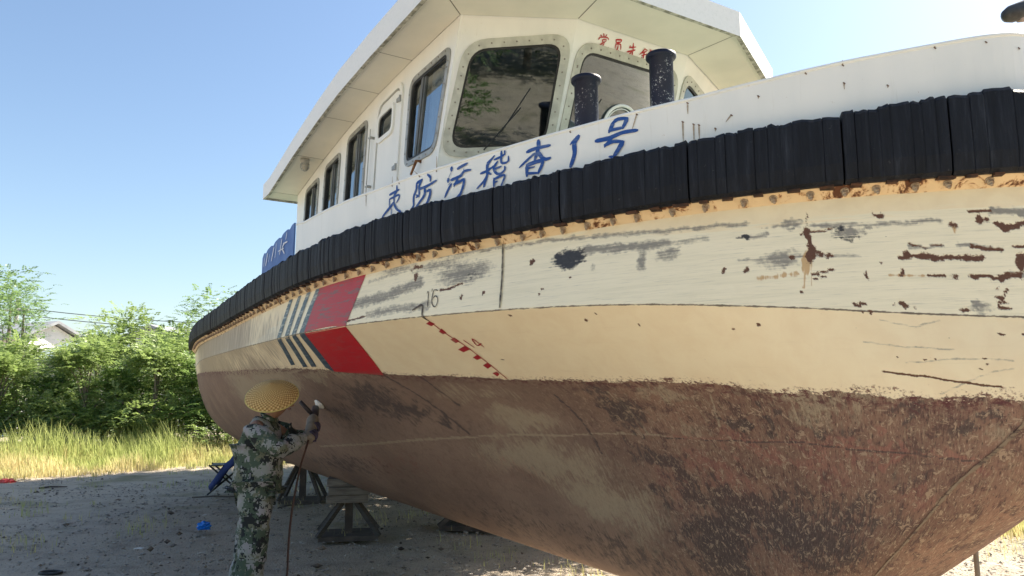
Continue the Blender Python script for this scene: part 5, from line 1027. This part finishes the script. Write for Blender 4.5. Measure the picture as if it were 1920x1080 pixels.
# ---------------------------------------------------------------- the man
def skin_mesh(name, nodes, edges, mat, parent, sub=2, disp=None, root=0, solid=0):
    """nodes: list of (x,y,z,rx,ry)"""
    bm = bmesh.new(); ly = bm.verts.layers.skin.verify(); vs = []
    for i, q in enumerate(nodes):
        v = bm.verts.new(q[:3]); v[ly].radius = (q[3], q[4] if len(q) > 4 else q[3]); v[ly].use_root = (i == root); vs.append(v)
    for a, b in edges: bm.edges.new((vs[a], vs[b]))
    me = bpy.data.meshes.new(name); bm.to_mesh(me); bm.free(); me.materials.append(mat)
    o = link(bpy.data.objects.new(name, me), parent); s_ = o.modifiers.new('skin', 'SKIN'); s_.use_smooth_shade = True; s_.branch_smoothing = .6
    b_ = o.modifiers.new('sub', 'SUBSURF'); b_.levels = b_.render_levels = sub
    if disp:
        tx = bpy.data.textures.new(name+'_folds', 'CLOUDS'); tx.noise_scale = disp[1]; tx.noise_depth = 2
        d = o.modifiers.new('folds', 'DISPLACE'); d.texture = tx; d.strength = disp[0]; d.mid_level = .5; d.texture_coords = 'LOCAL'
    return o
man = thing('person', 'person in camouflage jacket and trousers under a straw hat, sanding the hull', 'person', (-1.90, 5.62, 0), 0)
SKIN = simple('skin', (.30, .17, .11), (.24, .13, .085), 20, .6)
n = NT('camouflage_cloth', .85, .2); P = n.tc.outputs['Object']
def pixel(vec, k):
    v = n.t.nodes.new('ShaderNodeVectorMath'); v.operation = 'SNAP'; n.set(v.inputs[0], vec); v.inputs[1].default_value = (k, k, k); return v.outputs[0]
q = pixel(P, .0085); a1 = n.noise(q, 6.5, 4, .72); a2 = n.noise(n.scale(q, 1, 1, 1.3), 8.5, 4, .75); a3 = n.noise(n.scale(q, 1.3, 1, 1), 11, 3, .7)
c_ = n.mix(n.ss(a1, .495, .505), (.28, .29, .27), (.075, .105, .075)); c_ = n.mix(n.ss(a2, .545, .555), c_, (.026, .030, .032)); c_ = n.mix(n.ss(a3, .575, .585), c_, (.16, .17, .12)); c_ = n.mix(n.ss(a3, .40, .39), c_, (.31, .30, .31)); n.col(c_)
n.bump(n.add(n.noise(P, 9, 4), n.mul(n.noise(P, 300, 2), .1)), .5, .02); CAMO = n.m
# man's own frame: +x towards the hull, +y away from the camera; joints
def J(x, y, z, r, r2=None): return (x, y, z, r, r2 if r2 else r)
# body: head, neck, torso core, arms to wrists, legs to ankles in one skin
body = [J(.03, 0, .92, .10), J(.03, 0, 1.10, .11), J(.02, 0, 1.28, .10), J(.07, .0, 1.34, .050), J(.12, 0, 1.39, .055), J(.165, 0, 1.455, .082, .078), J(.16, 0, 1.515, .06),
        J(.03, -.16, 1.29, .05), J(.22, -.20, 1.13, .04), J(.32, .13, 1.20, .030), J(.03, .16, 1.29, .05), J(.22, .24, 1.17, .04), J(.30, .32, 1.25, .030),
        J(.02, -.09, .86, .085), J(.05, -.10, .50, .06), J(.01, -.11, .12, .042), J(.01, .09, .86, .085), J(-.04, .10, .50, .06), J(-.11, .12, .12, .042)]
be = [(0, 1), (1, 2), (2, 3), (3, 4), (4, 5), (5, 6), (2, 7), (7, 8), (8, 9), (2, 10), (10, 11), (11, 12), (0, 13), (13, 14), (14, 15), (0, 16), (16, 17), (17, 18)]
skin_mesh('body', body, be, SKIN, man)
# jacket: hangs loose over the hips
jn = [J(.01, 0, .84, .168, .19), J(.02, 0, .98, .160, .18), J(.025, 0, 1.12, .162, .18), J(.035, 0, 1.24, .160, .185), J(.07, 0, 1.33, .10, .11), J(.095, 0, 1.375, .075),
      J(.02, -.17, 1.28, .095), J(.12, -.20, 1.19, .084), J(.225, -.19, 1.125, .076), J(.285, -.04, 1.165, .062), J(.32, .12, 1.20, .048),
      J(.02, .17, 1.28, .09), J(.14, .215, 1.23, .08), J(.225, .24, 1.165, .068), J(.29, .30, 1.23, .046)]
je = [(0, 1), (1, 2), (2, 3), (3, 4), (4, 5), (3, 6), (6, 7), (7, 8), (8, 9), (9, 10), (3, 11), (11, 12), (12, 13), (13, 14)]
skin_mesh('jacket', jn, je, CAMO, man, 3, (.045, .09), 1)
tn = [J(.01, 0, .93, .14, .17), J(.03, -.095, .80, .13), J(.045, -.10, .64, .118), J(.05, -.10, .50, .112), J(.03, -.105, .32, .105), J(.01, -.11, .13, .098), J(.01, -.11, .07, .092),
      J(.0, .095, .80, .13), J(-.02, .10, .64, .115), J(-.045, .10, .50, .11), J(-.08, .11, .32, .102), J(-.11, .12, .13, .095), J(-.11, .12, .07, .09)]
te = [(0, 1), (1, 2), (2, 3), (3, 4), (4, 5), (5, 6), (0, 7), (7, 8), (8, 9), (9, 10), (10, 11), (11, 12)]
skin_mesh('trousers', tn, te, CAMO, man, 3, (.04, .085))
SHOE = simple('canvas_shoe', (.05, .06, .04), (.03, .035, .03), 12, .8)
for (x, y) in ((.04, -.11), (-.08, .12)): skin_mesh('shoe', [J(x-.05, y, .045, .042), J(x+.04, y, .045, .046, .04), J(x+.13, y, .035, .045, .028), J(x+.18, y, .03, .035, .022)], [(0, 1), (1, 2), (2, 3)], SHOE, man, 2)
HAIR = simple('black_hair', (.012, .01, .01), (.03, .025, .02), 60, .6)
bm = bmesh.new(); bmesh.ops.create_uvsphere(bm, u_segments=20, v_segments=12, radius=1)
for v in bm.verts: v.co = Vector((v.co.x*.095, v.co.y*.088, v.co.z*.085))
bmesh.ops.delete(bm, geom=[v for v in bm.verts if v.co.x > .05 and v.co.z < .03], context='VERTS')
me = bpy.data.meshes.new('hair'); bm.to_mesh(me); bm.free(); me.materials.append(HAIR); ho = link(bpy.data.objects.new('hair', me), man); ho.location = (.15, 0, 1.48)
# face: turned to the hull
m = MB(); m.lathe([(.0001, .03), (.010, .012), (.014, 0)], 10, Matrix.Translation((.24, 0, 1.44)) @ Matrix.Rotation(R_(90), 4, 'Y')); m.build('nose', SKIN, man, True)
for s_ in (-1, 1):
    m = MB(); m.lathe([(.0001, .012), (.009, .008), (.012, 0)], 10, Matrix.Translation((.225, s_*.032, 1.465)) @ Matrix.Rotation(R_(90), 4, 'Y')); m.build('eye', DARK, man, True)
    m = MB(); m.lathe([(.0001, .012), (.02, .006), (.026, 0)], 12, Matrix.Translation((.15, s_*.076, 1.455)) @ Matrix.Rotation(R_(-90*s_), 4, 'X')); m.build('ear', SKIN, man, True)
MB().box(.231, 0, 1.413, .012, .045, .008).build('mouth', simple('lips', (.24, .08, .07), (.2, .07, .06)), man)
# gloves closed round the tool, five fingers each
GLOV = simple('purple_grey_glove', (.10, .075, .12), (.05, .04, .06), 25, .85, .4)
def glove(p, axis, curl, parent):
    p = Vector(p); ax = Vector(axis).normalized(); cu = Vector(curl).normalized(); sd_ = ax.cross(cu).normalized()
    nd = [(*(p-cu*.05), .030, .028), (*(p), .038, .032), (*(p+cu*.022), .034, .028)]; ed = [(0, 1), (1, 2)]
    for i, (o_2, L) in enumerate(((-.030, .9), (-.010, 1.05), (.011, 1.0), (.031, .8))):
        b = len(nd); base = p+ax*o_2+cu*.035; nd += [(*(base+cu*.004), .012), (*(base+cu*.016*L+sd_*.022), .0115), (*(base+cu*.010*L+sd_*.044), .0105), (*(base-cu*.012+sd_*.050), .009)]
        ed += [(2, b), (b, b+1), (b+1, b+2), (b+2, b+3)]
    b = len(nd); nd += [(*(p-ax*.035+sd_*.018), .013), (*(p-ax*.045+sd_*.045+cu*.015), .0105), (*(p-ax*.030+sd_*.062+cu*.03), .0095)]; ed += [(1, b), (b, b+1), (b+1, b+2)]
    return skin_mesh('glove', [q if len(q) == 5 else (*q, q[3]) for q in nd], ed, GLOV, parent, 2, None, 1)
# tool axis: from the rear handle up to the pad on the plating. world pad point -> man's frame
pad_w = Vector(W_PAD); pad = pad_w-Vector((-1.90, 5.62, 0)); nrm = Vector(W_NRM).normalized()
tail = Vector((.335, .20, 1.20))
head = pad+nrm*.055
glove((.335, .19, 1.215), (head-tail).normalized(), (.75, .1, .45), man); glove((.315, .34, 1.275), (head-tail).normalized(), (.8, .1, .3), man)
gr = thing('angle_grinder', 'hand held sander with white round pad pressed to the hull by the man', 'power tool', (-1.90, 5.62, 0))
TB = simple('taped_tool_body', (.30, .25, .19), (.20, .16, .12), 20, .7, .3); TD = simple('dark_tool_housing', (.035, .03, .035), (.07, .055, .06), 20, .5)
ax = (head-tail).normalized(); Lx = (head-tail).length
MB().tube([tail-ax*.06, tail-ax*.04, tail+ax*Lx*.3, tail+ax*Lx*.55, tail+ax*Lx*.62], [.028, .044, .046, .050, .040], 16).build('motor_body', TB, gr, True)
MB().tube([tail+ax*Lx*.60, tail+ax*Lx*.80, head], [.034, .036, .030], 14).build('gear_head', TD, gr, True)
sdv = ax.cross(nrm).normalized(); h0 = tail+ax*Lx*.7; MB().tube([h0, h0+sdv*.06, h0+sdv*.17], [.012, .018, .016], 10).build('side_handle', TD, gr, True)
Mp_ = Matrix.Translation(pad+nrm*.004) @ nrm.to_track_quat('Z', 'Y').to_matrix().to_4x4()
m = MB(); m.lathe([(.0001, .0), (.050, .0), (.052, .008), (.042, .014), (.018, .03), (.015, .06)], 28, Mp_); m.build('sanding_pad', simple('white_pad', (.78, .76, .72), (.66, .64, .6), 30, .7), gr, True)
cp = [tail-ax*.05, tail-ax*.12+Vector((-.02, 0, -.06)), Vector((.28, .16, .95)), Vector((.23, .16, .6)), Vector((.22, .16, .25)), Vector((.26, .12, .02)), Vector((.6, .2, .012))]
sm = []
for i in range(len(cp)-1):
    p0 = cp[max(i-1, 0)]; p1 = cp[i]; p2 = cp[i+1]; p3 = cp[min(i+2, len(cp)-1)]
    for j in range(6): t = j/6; sm.append(.5*((2*p1)+(p2-p0)*t+(2*p0-5*p1+4*p2-p3)*t*t+(3*p1-p0-3*p2+p3)*t**3))
MB().tube(sm+[cp[-1]], .008, 7).build('cord', simple('brown_cord', (.10, .05, .04), (.06, .04, .03)), gr, True)
# conical straw hat tipped back
n = NT('woven_straw', .75, .3); P = n.tc.outputs['Object']
xx, yy, zz_ = n.sep(P)[0], n.sep(P)[1], n.sep(P)[2]; rad = n.math('SQRT', n.add(n.mul(xx, xx), n.mul(yy, yy))); ang = n.math('ARCTAN2', yy, xx)
wv = n.mul(n.math('SINE', n.mul(rad, 330)), n.math('SINE', n.mul(ang, 36))); wv2 = n.math('SINE', n.add(n.mul(ang, 60), n.mul(rad, 300)))
c_ = n.mix(n.ss(wv, -.4, .6), (.34, .19, .055), (.74, .52, .22)); c_ = n.mix(n.mul(n.ss(wv2, .2, 1), .4), c_, (.42, .24, .08)); c_ = n.mix(n.mul(n.ss(n.noise(P, 12, 3), .5, .75), .45), c_, (.45, .25, .08)); n.col(c_); n.bump(n.add(wv, wv2), .5, .003); STRAW = n.m
Rh = .19; m = MB(); prof = [(.0001, .118), (.02, .112), (.06, .094), (.12, .058), (.17, .026), (Rh, .0), (Rh+.002, -.004), (Rh-.004, -.004), (.16, .024), (.11, .055), (.05, .09), (.0001, .108)]
m.lathe(prof, 64); hat = m.build('straw_hat', STRAW, None, True)
hat.location = Vector((-1.90, 5.62, 0))+Vector((.115, -.06, 1.51)); hat.rotation_euler = (R_(37), R_(4), 0)
tag(hat, 'yellow woven straw conical hat worn by the man at the hull', 'hat')
m = MB(); pts = [Vector((Rh*math.cos(a), Rh*math.sin(a), -.002)) for a in np.linspace(0, 2*math.pi, 65)]; m.tube(pts, .005, 6, False); m.build('hat_rim', simple('rim_straw', (.62, .50, .16), (.5, .4, .12), 40, .7), hat, True)
